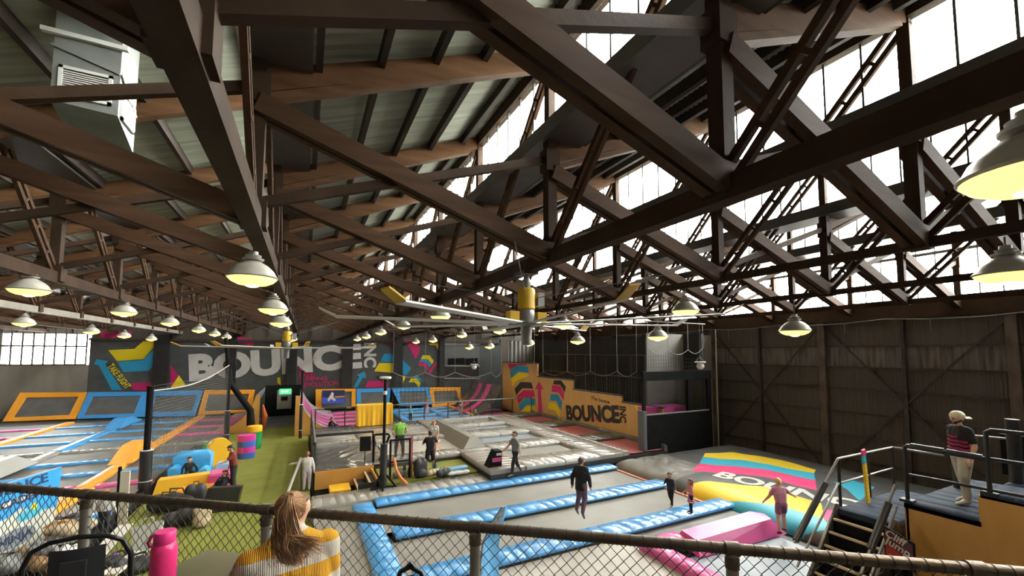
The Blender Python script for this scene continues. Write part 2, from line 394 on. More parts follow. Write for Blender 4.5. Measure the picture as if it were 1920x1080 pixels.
def wavy_pad(x0, x1, y0, y1, z1, th, wav=.014, step=.36, c=.05):
    """Soft pad: a box with rounded top edge and narrow creases across its long side."""
    L = max(x1-x0, y1-y0); n = max(1, round(L/step)); mb = MB(); alongx = (x1-x0) >= (y1-y0)
    w0, w1 = (y0, y1) if alongx else (x0, x1); a0, a1 = (x0, x1) if alongx else (y0, y1)
    prof = [(w0, z1-th), (w0, z1-c), (w0+c, z1), ((w0+w1)/2, z1+.012), (w1-c, z1), (w1, z1-c), (w1, z1-th)]
    rr = random.Random(int(abs(x0*31+y0*17)*100)); st = [(a0, -c*.6, 0), (a0+.05, 0, 0)]
    for i in range(1, n):
        a = a0+L*(i+rr.uniform(-.25, .25))/n; k = rr.uniform(.5, 1.6); sh = rr.uniform(-.10, .10)
        st += [(a-.035, .003, sh), (a, -wav*k, sh), (a+.035, .004, sh)]
    st += [(a1-.05, 0, 0), (a1, -c*.6, 0)]
    vs = []; fs = []; k = len(prof); m = len(st)-1
    for (a, d, sh) in st:
        for j, (b, z) in enumerate(prof):
            zz = z+(d if 1 < j < k-2 else 0); aa = a+sh*(b-w0)/(w1-w0)*min(1, (w1-w0))
            vs.append((aa, b, zz) if alongx else (b, aa, zz))
    for i in range(m):
        for j in range(k-1): fs.append((i*k+j, i*k+j+1, (i+1)*k+j+1, (i+1)*k+j))
    fs.append(tuple(range(k))); fs.append(tuple(m*k+j for j in range(k)))
    return mb.add(vs, fs)
def pad(parent, x0, x1, y0, y1, z1, th, m, name='pad', **k): return wavy_pad(x0, x1, y0, y1, z1, th, **k).build(name, m, parent, smooth=True)
def bed(parent, x0, x1, y0, y1, z, m, name='trampoline_bed'):
    def fn(u, v):
        s = math.sin(math.pi*u)*math.sin(math.pi*v)
        return (x0+(x1-x0)*u, y0+(y1-y0)*v, z-.02*s)
    return MB().grid(fn, 8, 6).build(name, m, parent, smooth=True, recalc=False)

# carpets
cp = MB().prism([(-5.0, 1.5, -.34), (.35, 1.5, -.34), (.35, 30.2, -.34), (-.25, 30.3, -.34), (-.25, 34.5, -.34), (-2.65, 34.5, -.34), (-2.65, 33.0, -.34), (-4.3, 32.9, -.34), (-4.3, 28.1, -.34), (-5.0, 27.9, -.34)], (0, 0, .04)).build('carpet', M_carpet)
tag(cp, 'green artificial turf runner leading towards the far doorway', 'carpet')
cp = MB().box(2.8, 6.55, 16.15, 18.35, .10, .22).build('carpet', M_carpet)
tag(cp, 'square of green turf sunk into the corner of the silver court', 'carpet')

# right hand court with the blue pads
rc = thing('trampoline_court', 'trampoline court with long blue edge pads and pale grey beds in front of the airbag', 'trampoline')
MB().box(.4, 12.6, 5.45, 14.9, -.75, -.12).build('deck', M_skirt, rc)
bed(rc, 2.2, 12.3, 12.3, 14.3, 0.0, M_bedgrey); bed(rc, 2.2, 12.3, 9.8, 11.6, 0.0, M_bedgrey)
bed(rc, 2.2, 8.0, 5.5, 9.1, 0.0, M_bedlight); bed(rc, .4, 1.55, 5.5, 15.2, 0.0, M_bedgrey)
bed(rc, 8.4, 12.6, 8.45, 9.1, 0.0, M_bed); bed(rc, 8.45, 12.0, 5.5, 7.5, 0.0, M_bedblue)
for (y0, y1, x0, x1) in ((14.3, 14.95, 2.25, 12.4), (11.6, 12.3, 2.35, 12.6), (9.1, 9.8, 2.35, 12.9)):
    n = 4
    for q in range(n): pad(rc, x0+(x1-x0)*q/n+.004, x0+(x1-x0)*(q+1)/n-.004, y0, y1, .17, .10, V_blue)
    MB().box(x0+.03, x1-.03, y0+.02, y1-.02, -.12, .09).build('pad_base', M_skirt, rc)
for q in range(4): pad(rc, 1.55, 2.2, 5.5+2.33*q, 7.82+2.33*q, .10, .2, V_blue_d)
for q in range(6): pad(rc, .35+2.1*q, 2.44+2.1*q, 14.95, 16.1, .16, .28, V_silver)
for (y0, y1) in ((12.3, 14.3), (9.8, 11.6)): MB().box(12.3, 12.42, y0, y1, -.1, .04).build('edge_tape', M_salmon, rc)
mb = MB().add([(8.95, 7.35, .02), (12.35, 7.2, .02), (12.6, 7.75, .02), (12.3, 8.25, .02), (9.2, 8.35, .02),
               (9.1, 7.55, .34), (12.0, 7.42, .42), (12.2, 7.75, .42), (12.0, 8.05, .42), (9.25, 8.15, .34)],
              [(0,1,2,3,4)[::-1],(5,6,7,8,9),(0,1,6,5),(1,2,7,6),(2,3,8,7),(3,4,9,8),(4,0,5,9)])
mb.build('wedge_pad', V_pink, rc)
pad(rc, 7.95, 8.45, 5.5, 8.4, .20, .3, V_pink); pad(rc, 8.0, 9.25, 7.95, 8.45, .24, .2, V_pink)

# centre court with silver pads
cc = thing('trampoline_court', 'raised centre trampoline court with silver grey pads and black skirting', 'trampoline')
MB().box(.5, 2.75, 18.3, 28.6, -.75, .34).box(2.75, 6.6, 18.4, 28.6, -.75, .34).box(6.6, 16.15, 14.95, 28.6, -.75, .34).build('deck', M_skirt, cc)
MB().box(.5, 2.72, 18.24, 18.30, -.3, .40).box(2.6, 2.66, 16.6, 18.3, -.3, .30).build('plywood_front', M_ply, cc)
def hump(x0, x1, y0, y1, z, h, m):
    rnd = random.Random(5)
    def fn(u, v): return (x0+(x1-x0)*u, y0+(y1-y0)*v, z+h*math.sin(math.pi*u)**.5*math.sin(math.pi*v)**.5+.022*math.sin(u*19+3*math.sin(v*6))*math.sin(v*15+2*math.sin(u*5)))
    return MB().grid(fn, 50, 50).build('soft_mat', m, cc, smooth=True, recalc=False)
hump(.55, 3.4, 18.35, 22.6, .40, .12, V_greymat)
bed(cc, 3.45, 6.95, 19.3, 22.1, .42, M_bedlight)
for x in (4.2, 6.0):
    MB().bar((x, 19.35, .425), (x+.25, 22.0, .425), .07, .008).build('court_line', M_salmon, cc)
pad(cc, 3.4, 6.6, 18.42, 19.3, .52, .2, V_silver); pad(cc, .6, 3.4, 22.7, 23.3, .58, .25, V_silver); pad(cc, 3.4, 7.0, 22.15, 23.2, .58, .25, V_silver)
for q in range(3): pad(cc, .6+2.1*q, 2.66+2.1*q, 23.35, 26.2, .5, .2, V_silver)
pad(cc, .6, 6.9, 26.25, 28.5, .48, .2, V_greymat)
# rows of beds between x 8.2 and 12.1
rows = [(16.5, 18.3), (19.7, 21.55), (23.4, 24.85), (26.2, 27.6)]
for (y0, y1) in rows: bed(cc, 8.2, 12.0, y0, y1, .36, M_bedblue if y0 > 17 else M_bedgrey)
for (y0, y1) in ((14.98, 16.5), (18.3, 19.7), (21.55, 23.4), (24.85, 26.2), (27.6, 28.5)):
    for q in range(2): pad(cc, 8.22+1.9*q, 10.1+1.9*q, y0, y1, .53, .2, V_silver)
for q in range(6): pad(cc, 12.02, 13.35, 15.0+2.25*q, 17.23+2.25*q, .52, .2, V_silver_d)
pad(cc, 13.38, 13.72, 15.0, 28.4, .55, .2, V_silver_d)
pad(cc, 6.62, 8.18, 15.0, 18.9, .53, .2, V_silver_d)
MB().add([(6.9, 18.95, .4), (8.2, 18.95, .4), (8.2, 25.5, .4), (6.9, 25.5, .4), (7.35, 19.2, .98), (7.75, 19.2, .98), (7.75, 25.3, .98), (7.35, 25.3, .98)],
         [(0,1,2,3)[::-1],(4,5,6,7),(0,1,5,4),(1,2,6,5),(2,3,7,6),(3,0,4,7)]).build('ridge_pad', V_silver_d, cc)
pad(cc, 6.95, 8.18, 25.6, 28.4, .52, .2, V_silver_d)
for (y0, y1) in ((15.05, 17.8), (19.2, 22.4), (24.2, 26.8)): bed(cc, 13.78, 15.95, y0, y1, .40, M_bedpink)
for (y0, y1) in ((17.8, 19.2), (22.4, 24.2), (26.8, 28.5)): pad(cc, 13.75, 16.0, y0, y1, .56, .2, V_greymat)
pad(cc, 15.95, 16.15, 15.0, 28.5, .62, .3, V_greymat)
# yellow step and small timber steps at the corner of the court
st = thing('step_unit', 'pair of pale timber edged steps beside the plywood court front', 'steps')
for q, (x, z) in enumerate(((1.95, -.05), (2.35, .18))):
    MB().box(x, x+.36, 16.65, 18.2, -.3, z-.03).build('riser_box', M_skirt, st); MB().box(x-.02, x+.05, 16.62, 18.22, z-.03, z+.02).build('nosing', mat('pale_nosing', (.62, .48, .28), .5), st)
MB().box(1.93, 2.72, 16.6, 16.64, -.3, .2).build('side_board', M_skirt, st)
o = MB().cbox(1.0, 1.75, 17.2, 18.1, -.3, -.12).build('step_mat', V_yellow); tag(o, 'low yellow step mat in front of the plywood court front', 'mat')

# left court
lc = thing('trampoline_court', 'wide left trampoline court with blue stripes and orange and blue dividing pads', 'trampoline')
MB().box(-22.8, -5.25, 15.5, 28, -.75, -.16).box(-22.8, -4.4, 28, 47, -.75, -.16).build('deck', M_skirt, lc)
YR = [38.6, 35.3, 32.3, 29.3, 26.3, 23.8, 21.5]
XC = [(-22.6, -15.3, 'a'), (-14.7, -11.5, 'b'), (-10.9, -7.6, 'c'), (-7.0, -4.5, 'd')]
for ri, y in enumerate(YR):
    yn = YR[ri-1]-.28 if ri else 41.2
    for (x0, x1, nm) in XC:
        if nm == 'd' and y < 28: x1 = -5.3
        m = V_blue if nm in 'bc' else V_blue
        if nm in 'ad' and y > 32: m = V_pink
        if ri == 3: m = V_silver
        if ri == 6: m = V_pink
        pad(lc, x0, x1, y-.28, y+.28, .02, .22, m); bed(lc, x0, x1, y+.28, yn, -.06, M_bed)
for q in range(4): pad(lc, -7.55, -7.05, 21.25+5*q, 26.2+5*q, .06, .2, V_orange, wav=.004)
for q in range(3): pad(lc, -11.45, -10.95, (15.8, 21.5, 29.5)[q], (21.4, 29.4, 41)[q], .06, .2, (V_silver_d, V_silver_d, V_blue_d)[q], wav=.004)
for q in range(4): pad(lc, -15.25, -14.75, 21.25+5*q, 26.2+5*q, .06, .2, V_orange, wav=.004)
bed(lc, -10.9, -5.4, 18.0, 21.2, -.06, M_bedgrey); bed(lc, -18, -11.5, 18.0, 21.2, -.06, M_bedgrey); pad(lc, -18, -8.8, 17.3, 18.0, .04, .2, V_lblue); pad(lc, -8.7, -5.4, 17.3, 18.0, .04, .2, V_blue)
pad(lc, -7.55, -6.9, 18.1, 21.2, .05, .2, V_orange); bed(lc, -16, -5.4, 15.6, 17.25, -.06, M_bedgrey)
def wedge(x, y, w, l, h, m, label):
    o = MB().add([(-w, -l, 0), (w, -l, 0), (w, l, 0), (-w, l, 0), (-w*.75, -l*.35, h), (w*.75, -l*.35, h), (w*.75, l*.35, h), (-w*.75, l*.35, h)],
                 [(0,1,2,3)[::-1],(4,5,6,7),(0,1,5,4),(1,2,6,5),(2,3,7,6),(3,0,4,7)]).build('wedge_block', m, loc=(x, y, .06)); tag(o, label, 'block', 'wedge blocks on the left court')
wedge(-7.3, 26.7, .42, 1.9, .62, V_orange, 'orange peaked foam block on the orange dividing pad')
wedge(-11.2, 38.2, .42, 1.9, .5, V_blue_d, 'blue peaked foam block on the blue dividing pad')
wedge(-11.2, 24.6, .50, 2.2, .62, mat('pale_grey_vinyl', (.36, .36, .33), .4), 'pale grey peaked foam block on the silver dividing pad')

# ------------------------------------------------------------------ landing airbag
def inpoly(x, y, P):
    c = False; j = len(P)-1
    for i in range(len(P)):
        if (P[i][1] > y) != (P[j][1] > y) and x < (P[j][0]-P[i][0])*(y-P[i][1])/(P[j][1]-P[i][1])+P[i][0]: c = not c
        j = i
    return c
AZ = .34
def pp(*pts): return [tuple(atz(px, py, AZ)[:2]) for px, py in pts]
A_Y = mat('airbag_yellow', (.84, .56, .01), .5, bump=.3, scale=2); A_T = mat('airbag_cyan', (.03, .40, .53), .5, bump=.3, scale=2)
A_P = mat('airbag_magenta', (.78, .03, .17), .5, bump=.3, scale=2); A_G = mat('airbag_charcoal', (.055, .053, .05), .5, col2=(.085, .082, .078), bump=.4, scale=2)
A_S = mat('airbag_grey_skirt', (.16, .15, .13), .45, col2=(.22, .205, .18), scale=2, bump=.5)
AP = [(pp((1322,851),(1375,849),(1460,862),(1530,882),(1526,888),(1400,864),(1318,858)), 1),
      (pp((1318,858),(1400,864),(1526,888),(1529,902),(1430,880),(1311,870)), 2),
      (pp((1311,870),(1430,880),(1529,902),(1532,921),(1430,894),(1296,884)), 3),
      (pp((1288,904),(1330,903),(1430,913),(1540,944),(1545,975),(1470,952),(1350,927),(1310,936),(1268,924)), 1),
      (pp((1305,938),(1350,927),(1470,952),(1545,975),(1560,990),(1480,978),(1400,970),(1340,952)), 2),
      (pp((1563,905),(1600,902),(1640,915),(1612,940),(1590,920)), 2), (pp((1545,955),(1590,962),(1582,985),(1540,972)), 3)]
ab = thing('landing_airbag', 'huge dark landing airbag painted with yellow, cyan and magenta bands', 'airbag')
mb = MB(); nu, nv = 260, 300; ax0, ax1, ay0, ay1 = 12.66, 20.6, 5.6, 14.9
def abz(x, y):
    e = min((x-ax0)/.9, (ax1-x)/.6, (y-ay0)/.5, (ay1-y)/.6, 1.0); e = max(e, 0)
    z = -.1+.46*math.sqrt(1-(1-e)**2)
    wr = .016*math.sin(x*3.1+1.7*math.sin(y*1.3))*math.sin(y*2.3+.8*math.sin(x*1.9))
    if x < 15.2 and y > 12: wr += .05*math.sin(x*6+2.5*math.sin(y*2.1))*math.sin(y*4+math.sin(x*3))
    return z+wr*e
vs = []; 
for j in range(nv+1):
    for i in range(nu+1):
        x = ax0+(ax1-ax0)*i/nu; y = ay0+(ay1-ay0)*j/nv; vs.append((x, y, abz(x, y)))
fs = []; mis = []
for j in range(nv):
    for i in range(nu):
        x = ax0+(ax1-ax0)*(i+.5)/nu; y = ay0+(ay1-ay0)*(j+.5)/nv; k = 4 if (x < 15.3 and y > 11.6) else 0
        for P, c in AP:
            if inpoly(x, y, P): k = c
        fs.append((j*(nu+1)+i, j*(nu+1)+i+1, (j+1)*(nu+1)+i+1, (j+1)*(nu+1)+i)); mis.append(k)
mb.add(vs, fs); mb.mi = mis
mb.build('bag_top', [A_G, A_Y, A_T, A_P, A_S], ab, smooth=True, recalc=False)
MB().box(ax0, ax1, ay0, ay1, -.75, -.12).build('bag_body', A_G, ab)
me = text_mesh('lettering', 'BOUNCE', 1.25, mat('airbag_white_print', (.66, .64, .58), .5), .004, .045)
a = atz(1383, 899, AZ); b = atz(1600, 948, AZ); o = link('lettering', me, ab); o.matrix_world = frame_mat((a+b)/2+Vector((0, 0, .05)), (b-a), Vector((0, 0, 1)).cross(b-a)); 
for v in me.vertices:
    g = o.matrix_world @ v.co; g.z = abz(g.x, g.y)+.012+(.004 if v.co.z > 0 else 0); v.co = o.matrix_world.inverted() @ g
# ------------------------------------------------------------------ end wall with mural
def atw(px, py, off=0.0):
    r = ray(px, py); t = (42.8-off)/(.2*r[0]+r[1]); return Vector((r[0]*t, r[1]*t, CAMZ+r[2]*t))
WN = Vector((-.2, -1, 0)).normalized()             # out of the end wall, towards the room
WU = Vector((1, -.2, 0)).normalized()
wb = thing('wall_back', 'end wall with a painted mural on dark grey cladding', kind='structure')
M_grey = mat('mural_grey_paint', (0.062, 0.068, 0.066), .6, col2=(0.085, 0.092, 0.088), scale=1.2, bump=.1)
M_oldwall = mat('pale_dirty_wall', (0.17, 0.155, 0.125), .8, col2=(0.30, 0.275, 0.225), scale=.8, stretch=(1, 1, .5), amt=.8, bump=.2)
def wbox(px0, px1, z0, z1, d0, d1, m, name):
    a = atw(px0, 700); b = atw(px1, 700)
    mb = MB().prism([(a.x, a.y, z0), (b.x, b.y, z0), (b.x, b.y, z1), (a.x, a.y, z1)], WN*(d1-d0))
    o = mb.build(name, m, wb); o.location = WN*d0; return o
# cladding sheets either side of the columns, corrugated above the mural
colpx = [(289, 318), (425, 443), (537, 557), (641, 661), (738, 755), (823, 833)]
edges = [166]+[c for ab_ in colpx for c in ab_]+[938]
for q in range(0, len(edges), 2): wbox(edges[q], edges[q+1], -.8, 6.15, -.05, .05, M_grey, 'mural_panel')
for (a_, b_) in colpx: wbox(a_, b_, -.8, 6.6, -.05, .30, M_skirt, 'column')
wbox(-260, 0, -.8, 6.6, -.05, .05, M_oldwall, 'side_panel'); wbox(0, 166, -.8, atw(80, 684).z, -.05, .05, M_oldwall, 'side_panel')
wbox(0, 166, atw(80, 614).z, 6.6, -.05, .05, M_oldwall, 'side_panel'); wbox(938, 1300, -.8, 6.6, -.05, .05, M_wallsheet, 'side_panel')
wbox(-700, 1300, 6.55, 12, -.15, -.05, M_wallsheet, 'gable_sheet'); wbox(-700, -260, -.8, 6.6, -.15, -.05, M_wallsheet, 'gable_sheet'); wbox(166, 938, 6.1, 6.6, -.12, -.04, M_wallsheet, 'gable_sheet')
wbox(166, 938, 6.05, 6.25, 0, .25, M_steel, 'head_beam')
for q in range(26):
    x = -24+q*1.75; y = back_y(x); MB().box(x-.04, x+.04, y-.2, y-.05, 6.6, 9.5).build('stud', M_purlin, wb)
# end window
wn += 1
we = thing('window_%d' % wn, 'small paned white window at the left of the mural', kind='structure')
za, zb_ = atw(80, 684).z, atw(80, 614).z
a, b = atw(0, 650), atw(163, 650)
for q in range(9):
    p = a.lerp(b, q/8); MB().bar((p.x, p.y, za), (p.x, p.y, zb_), .10, .10).build('glazing_bar', M_mull, we)
for z in (za, (za+zb_)/2, zb_): MB().bar((a.x, a.y, z), (b.x, b.y, z), .12, .12).build('glazing_bar', M_mull, we)
for q in range(8):
    for z0, z1 in ((za, (za+zb_)/2), ((za+zb_)/2, zb_)):
        p0 = a.lerp(b, q/8); p1 = a.lerp(b, (q+1)/8)
        MB().prism([(p0.x, p0.y, z0), (p1.x, p1.y, z0), (p1.x, p1.y, z1), (p0.x, p0.y, z1)], WN*.01).build('pane', M_glass, we)
# mural: flat painted shapes
P_Y = mat('mural_yellow', (.80, .62, .01), .55); P_C = mat('mural_cyan', (.02, .30, .52), .55); P_M = mat('mural_magenta', (.58, .02, .14), .55)
P_K = mat('mural_charcoal', (.03, .03, .03), .6); P_W = mat('mural_white', (.68, .66, .61), .55, col2=(.58, .56, .52), scale=1.5)
def shape(fn, pts, m, off=.06):
    poly = [atw(*fn(*p), off) for p in pts]; MB().prism(poly, WN*.006).build('painted_shape', m, wb)
c6 = lambda x, y: (140+x/4.155, 600+y/4.155)
c7 = lambda x, y: (520+x/4.155, 600+y/4.155)
for pts, m in [([(195,75),(450,85),(440,112),(330,122),(320,145),(205,150)], P_M), ([(262,235),(465,225),(598,108),(622,118),(625,205),(535,305),(330,320)], P_Y),
    ([(332,325),(535,310),(622,220),(620,350),(575,395),(380,405)], P_C), ([(150,345),(170,305),(262,320),(238,345),(370,545),(290,545),(188,355)], P_C),
    ([(440,490),(605,485),(605,548),(455,548)], P_M), ([(745,350),(808,428),(748,525)], P_M), ([(812,430),(862,502),(830,530),(748,530)], P_Y),
    ([(1270,125),(1360,148),(1365,132),(1396,192),(1330,218),(1345,190),(1270,172)], P_M)]: shape(c6, pts, m)
for pts, m in [([(165,378),(187,315),(216,360),(196,408)], P_M), ([(0,450),(22,445),(28,508),(0,490)], P_Y), ([(590,525),(638,442),(618,428),(682,400),(692,457),(668,446),(622,525)], P_C),
    ([(832,262),(903,265),(903,328),(800,328)], P_C), ([(792,335),(903,335),(900,412),(755,400)], P_Y), ([(708,475),(848,470),(868,525),(682,525)], P_M), ([(885,165),(903,140),(903,195),(880,195)], P_M),
    ([(990,150),(1075,162),(1110,215),(1105,260),(1075,305),(1045,250)], P_M), ([(1132,275),(1186,275),(1220,320),(1206,345),(1172,305),(1118,305)], P_Y), ([(1115,308),(1170,308),(1204,348),(1188,368),(1155,328),(1106,326)], P_C),
    ([(1102,330),(1153,330),(1186,370),(1172,398),(1145,360),(1100,358)], P_M), ([(978,312),(1042,375),(1003,432),(978,420)], P_C), ([(978,432),(1002,442),(978,495)], P_Y),
    ([(1186,172),(1255,165),(1255,235),(1232,197),(1186,195)], P_Y), ([(1042,455),(1092,455),(1116,500),(1102,525),(1072,485),(1022,485)], P_Y), ([(1044,450),(1090,428),(1126,465),(1117,495),(1094,452)], P_C),
    ([(1180,400),(1235,320),(1240,345),(1190,425)], P_M), ([(760,440),(800,435),(840,520),(790,465)], P_K)]: shape(c7, pts, m)
def wtext(body, pa, pb, h, m, bold=0.0, off=.08):
    """Lettering fitted between two pixel points of the wall, with letter height h metres."""
    a = atw(*pa, off); b = atw(*pb, off); me = text_mesh('lettering', body, 1.0, m, .008, bold)
    co = np.array([v.co[:] for v in me.vertices]); w = np.ptp(co[:, 0]); hh = np.ptp(co[:, 1]); ctr = (co.max(0)+co.min(0))/2
    for v in me.vertices: v.co.x = (v.co.x-ctr[0])*(b-a).length/w; v.co.y = (v.co.y-ctr[1])*h/hh; v.co.z -= 0
    o = link('lettering', me, wb); o.matrix_world = frame_mat((a+b)/2, b-a, (0, 0, 1)); return o
wtext('BOUNCE', (354, 690), (678, 667), atw(380, 660, .08).z-atw(380, 712, .08).z, P_W, .055, off=.10)
wtext('INC', (694, 641), (694, 689), 1.15, P_W, .04)
wtext('FREE-', (561, 703), (592, 702), .42, P_M, .02); wtext('JUMPING', (562, 712), (614, 710), .42, P_M, .02); wtext('REVOLUTION', (563, 722), (634, 718), .42, P_M, .02)
wtext('TAKE FLIGHT', (206, 684), (241, 727), .50, P_Y, .02)
# viewing room window right of the mural
vr = thing('viewing_room', 'grey viewing room window set in the end wall right of the mural', 'window')
for (x0, y0, x1, y1, m, nm) in ((1290,190,1575,352,mat('grey_pane', (.16,.165,.16), .15),'pane'), (1285,365,1570,450,mat('dark_pane', (.045,.042,.038), .2),'pane')):
    poly = [atw(*c7(*p), .12) for p in ((x0,y0),(x1,y0),(x1,y1),(x0,y1))]; MB().prism(poly, WN*.04).build(nm, m, vr)
for y in (187, 357, 455): MB().bar(atw(*c7(1285, y), .16), atw(*c7(1578, y), .16), .12, .12).build('frame_bar', mat('white_bar', (.35, .35, .33), .5), vr)
for (x0, x1) in ((1330,1460),(1470,1560)): MB().prism([atw(*c7(*p), .17) for p in ((x0,300),(x1,295),(x1,345),(x0,350))], WN*.1).build('seat_row', M_black, vr)

# ------------------------------------------------------------------ wall trampolines
def quadframe(fn, outer, inner, m, label, offs=(.35, 2.2)):
    t = thing('wall_trampoline', label, 'trampoline', group='leaning wall trampolines')
    O = [atw(*fn(*p), offs[0] if i < 2 else offs[1]) for i, p in enumerate(outer)]
    def bil(p):
        # place the inner corner on the same leaning plane
        n = (O[1]-O[0]).cross(O[3]-O[0]); r = Vector(ray(*fn(*p))); c0 = Vector((0, 0, CAMZ)); return c0+r*((O[0]-c0).dot(n)/r.dot(n))
    I = [bil(p) for p in inner]; n = (O[1]-O[0]).cross(O[3]-O[0]).normalized()
    if n.dot(Vector((0, 0, CAMZ))-O[0]) < 0: n = -n
    for q in range(4):
        r = (q+1) % 4; MB().prism([O[q], O[r], I[r], I[q]], n*.10).build('frame_pad', m, t)
    MB().prism(I, n*.02).build('trampoline_bed', M_bed, t)
    return t
c5 = lambda x, y: (x/6, 720+y/6)
ident = lambda x, y: (x, y)
quadframe(c5, [(235,105),(988,100),(855,400),(35,430)], [(300,160),(890,150),(785,355),(155,385)], V_orange, 'orange framed wall trampoline at the far left below the paned window')
quadframe(c5, [(1000,100),(1662,95),(1640,375),(868,400)], [(1050,150),(1590,140),(1510,340),(945,360)], V_blue_d, 'blue framed wall trampoline left of the black net post')
quadframe(ident, [(280,735),(381,733),(365,781),(276,783)], [(292,744),(370,742),(361,772),(285,774)], V_blue_d, 'blue framed wall trampoline seen through the left net')
quadframe(c6, [(1015,550),(1405,548),(1375,720),(962,745)], [(1042,585),(1360,580),(1330,705),(1012,715)], V_orange, 'orange framed wall trampoline below the letter O of the mural')
quadframe(c7, [(300,545),(612,540),(610,690),(300,705)], [(345,565),(580,560),(578,680),(345,690)], V_orange, 'orange framed wall trampoline carrying the blue poster', (.35, 2.0))
quadframe(c7, [(618,540),(882,535),(872,670),(617,690)], [(652,570),(835,565),(835,660),(652,672)], V_blue_d, 'blue framed wall trampoline right of the blue poster', (.35, 2.0))
quadframe(c7, [(888,535),(1182,528),(1204,662),(960,675)], [(950,560),(1160,558),(1175,642),(965,652)], V_blue_d, 'blue framed wall trampoline between the tall lamp pole and the orange one', (.35, 2.0))
quadframe(c7, [(1186,530),(1425,528),(1436,652),(1206,690)], [(1217,557),(1395,553),(1415,637),(1228,660)], V_orange, 'rightmost orange framed wall trampoline by the dark banked corner', (.35, 2.0))
V_greyp = mat('pale_grey_bank_vinyl', (.30, .31, .33), .4, col2=(.36, .37, .39), scale=2)
ps = thing('poster_board', 'blue poster with a leaping white figure in front of the orange trampoline', 'poster')
def ppoly(pts, m, off, nm='print'):
    poly = [atw(*c7(*p), off) for p in pts]; MB().prism(poly, WN*.02).build(nm, m, ps)
ppoly([(350,548),(526,546),(526,648),(346,655)], mat('poster_navy', (.02, .03, .10), .5), 2.3, 'board')
ppoly([(352,602),(524,610),(524,645),(348,652)], mat('poster_blue', (.05, .10, .55), .5), 2.34)
ppoly([(390,620),(415,580),(425,560),(440,572),(436,600),(460,625),(440,632),(420,612),(400,636)], P_W, 2.37)
ppoly([(445,595),(524,590),(524,602),(450,606)], mat('poster_ochre', (.5, .3, .05), .5), 2.37)

# banked side walls with pink bands
def bank(xa, xb, y0, y1, h, m, label, stripes, sgn, ply=True):
    """Quarter-pipe rising from x=xa to x=xb, running y0..y1."""
    t = thing('banked_wall', label, 'ramp')
    def pt(u, y, d=0):
        a = u*math.pi/2*.86; x = xa+(xb-xa)*math.sin(a)/math.sin(math.pi/2*.86); z = h*(1-math.cos(a))/(1-math.cos(math.pi/2*.86))-.02
        nx = -math.sin(a)*sgn; nz = math.cos(a); return (x+nx*d, y, z+nz*d)
    MB().grid(lambda u, v: pt(u, y0+(y1-y0)*v), 14, 2).build('surface', m, t, smooth=True)
    for (s0, s1) in stripes:
        MB().grid(lambda u, v: pt(.08+.9*u, y0+.3+(y1-y0-.5)*(s0+(s1-s0)*v), .05), 14, 1).build('pink_band', V_pink, t, smooth=True)
    if ply:
        poly = [Vector(pt(q/10, y0-.02)) for q in range(11)]+[Vector((xb+.25*sgn, y0-.02, h)), Vector((xb+.25*sgn, y0-.02, -.3)), Vector((xa, y0-.02, -.3))]
        MB().prism(poly, (0, -.05, 0)).build('plywood_end', M_ply, t)
    return t
bank(-5.1, -2.9, 33.2, 41.6, 2.2, V_greyp, 'pink banded banked wall left of the far doorway', [(.0, .12), (.2, .32), (.42, .54)], 1)
bank(2.2, -.2, 30.4, 40.2, 2.3, V_greyp, 'pink banded banked wall right of the far doorway', [(.04, .13), (.2, .29), (.36, .45), (.52, .61)], -1)
bank(11.9, 14.9, 31.6, 38.6, 2.4, V_greymat, 'dark banked corner with slanting pink bands left of the plywood wall', [(.25, .4), (.55, .7)], 1, ply=False)
# far right court
rcb = thing('trampoline_court', 'far trampoline court with pink and blue stripes behind the long handrail', 'trampoline')
MB().box(.6, 16.3, 28.8, 40.5, -.75, -.14).build('deck', M_skirt, rcb)
for (x0, x1, mm) in ((1.8, 4.6, V_pink), (7.4, 10.2, V_blue), (10.3, 12.4, V_blue), (12.9, 16.0, V_pink)):
    for y in (30.2, 32.2, 34.2, 36.2, 38.0): pad(rcb, x0, x1, y-.3, y+.3, .02, .2, mm); bed(rcb, x0, x1, y+.3, y+1.7, -.06, M_bed)
for (x, mm) in ((7.0, V_blue_d), (12.65, V_orange), (10.25, V_blue_d)): pad(rcb, x-.28, x+.28, 29.2, 38.6, .06, .2, mm)
MB().add([(4.2, 28.9, 0), (4.7, 28.9, 0), (4.7, 37, 0), (4.2, 37, 0), (4.3, 28.9, .5), (4.7, 28.9, .5), (4.7, 37, .5), (4.3, 37, .5)], [(0,1,2,3),(4,5,6,7),(0,1,5,4),(1,2,6,5),(2,3,7,6),(3,0,4,7)]).build('orange_pad', V_orange, rcb)
# yellow draped block
a = atz(670, 802, .5); b = atz(740, 799, .5)
def drape(u, v): return (a.x+(b.x-a.x)*u, a.y+.25-.05*math.sin(u*19)*v-.03*math.sin(u*47)*v, .52+1.28*(1-v))
yb = thing('draped_block', 'tall block draped in a yellow cover behind the silver court', 'block')
MB().box(a.x, b.x, a.y+.3, a.y+1.2, .52, 1.8).build('core', V_yellow, yb)
MB().grid(drape, 60, 6).build('cover', V_yellow, yb, smooth=True, recalc=False)

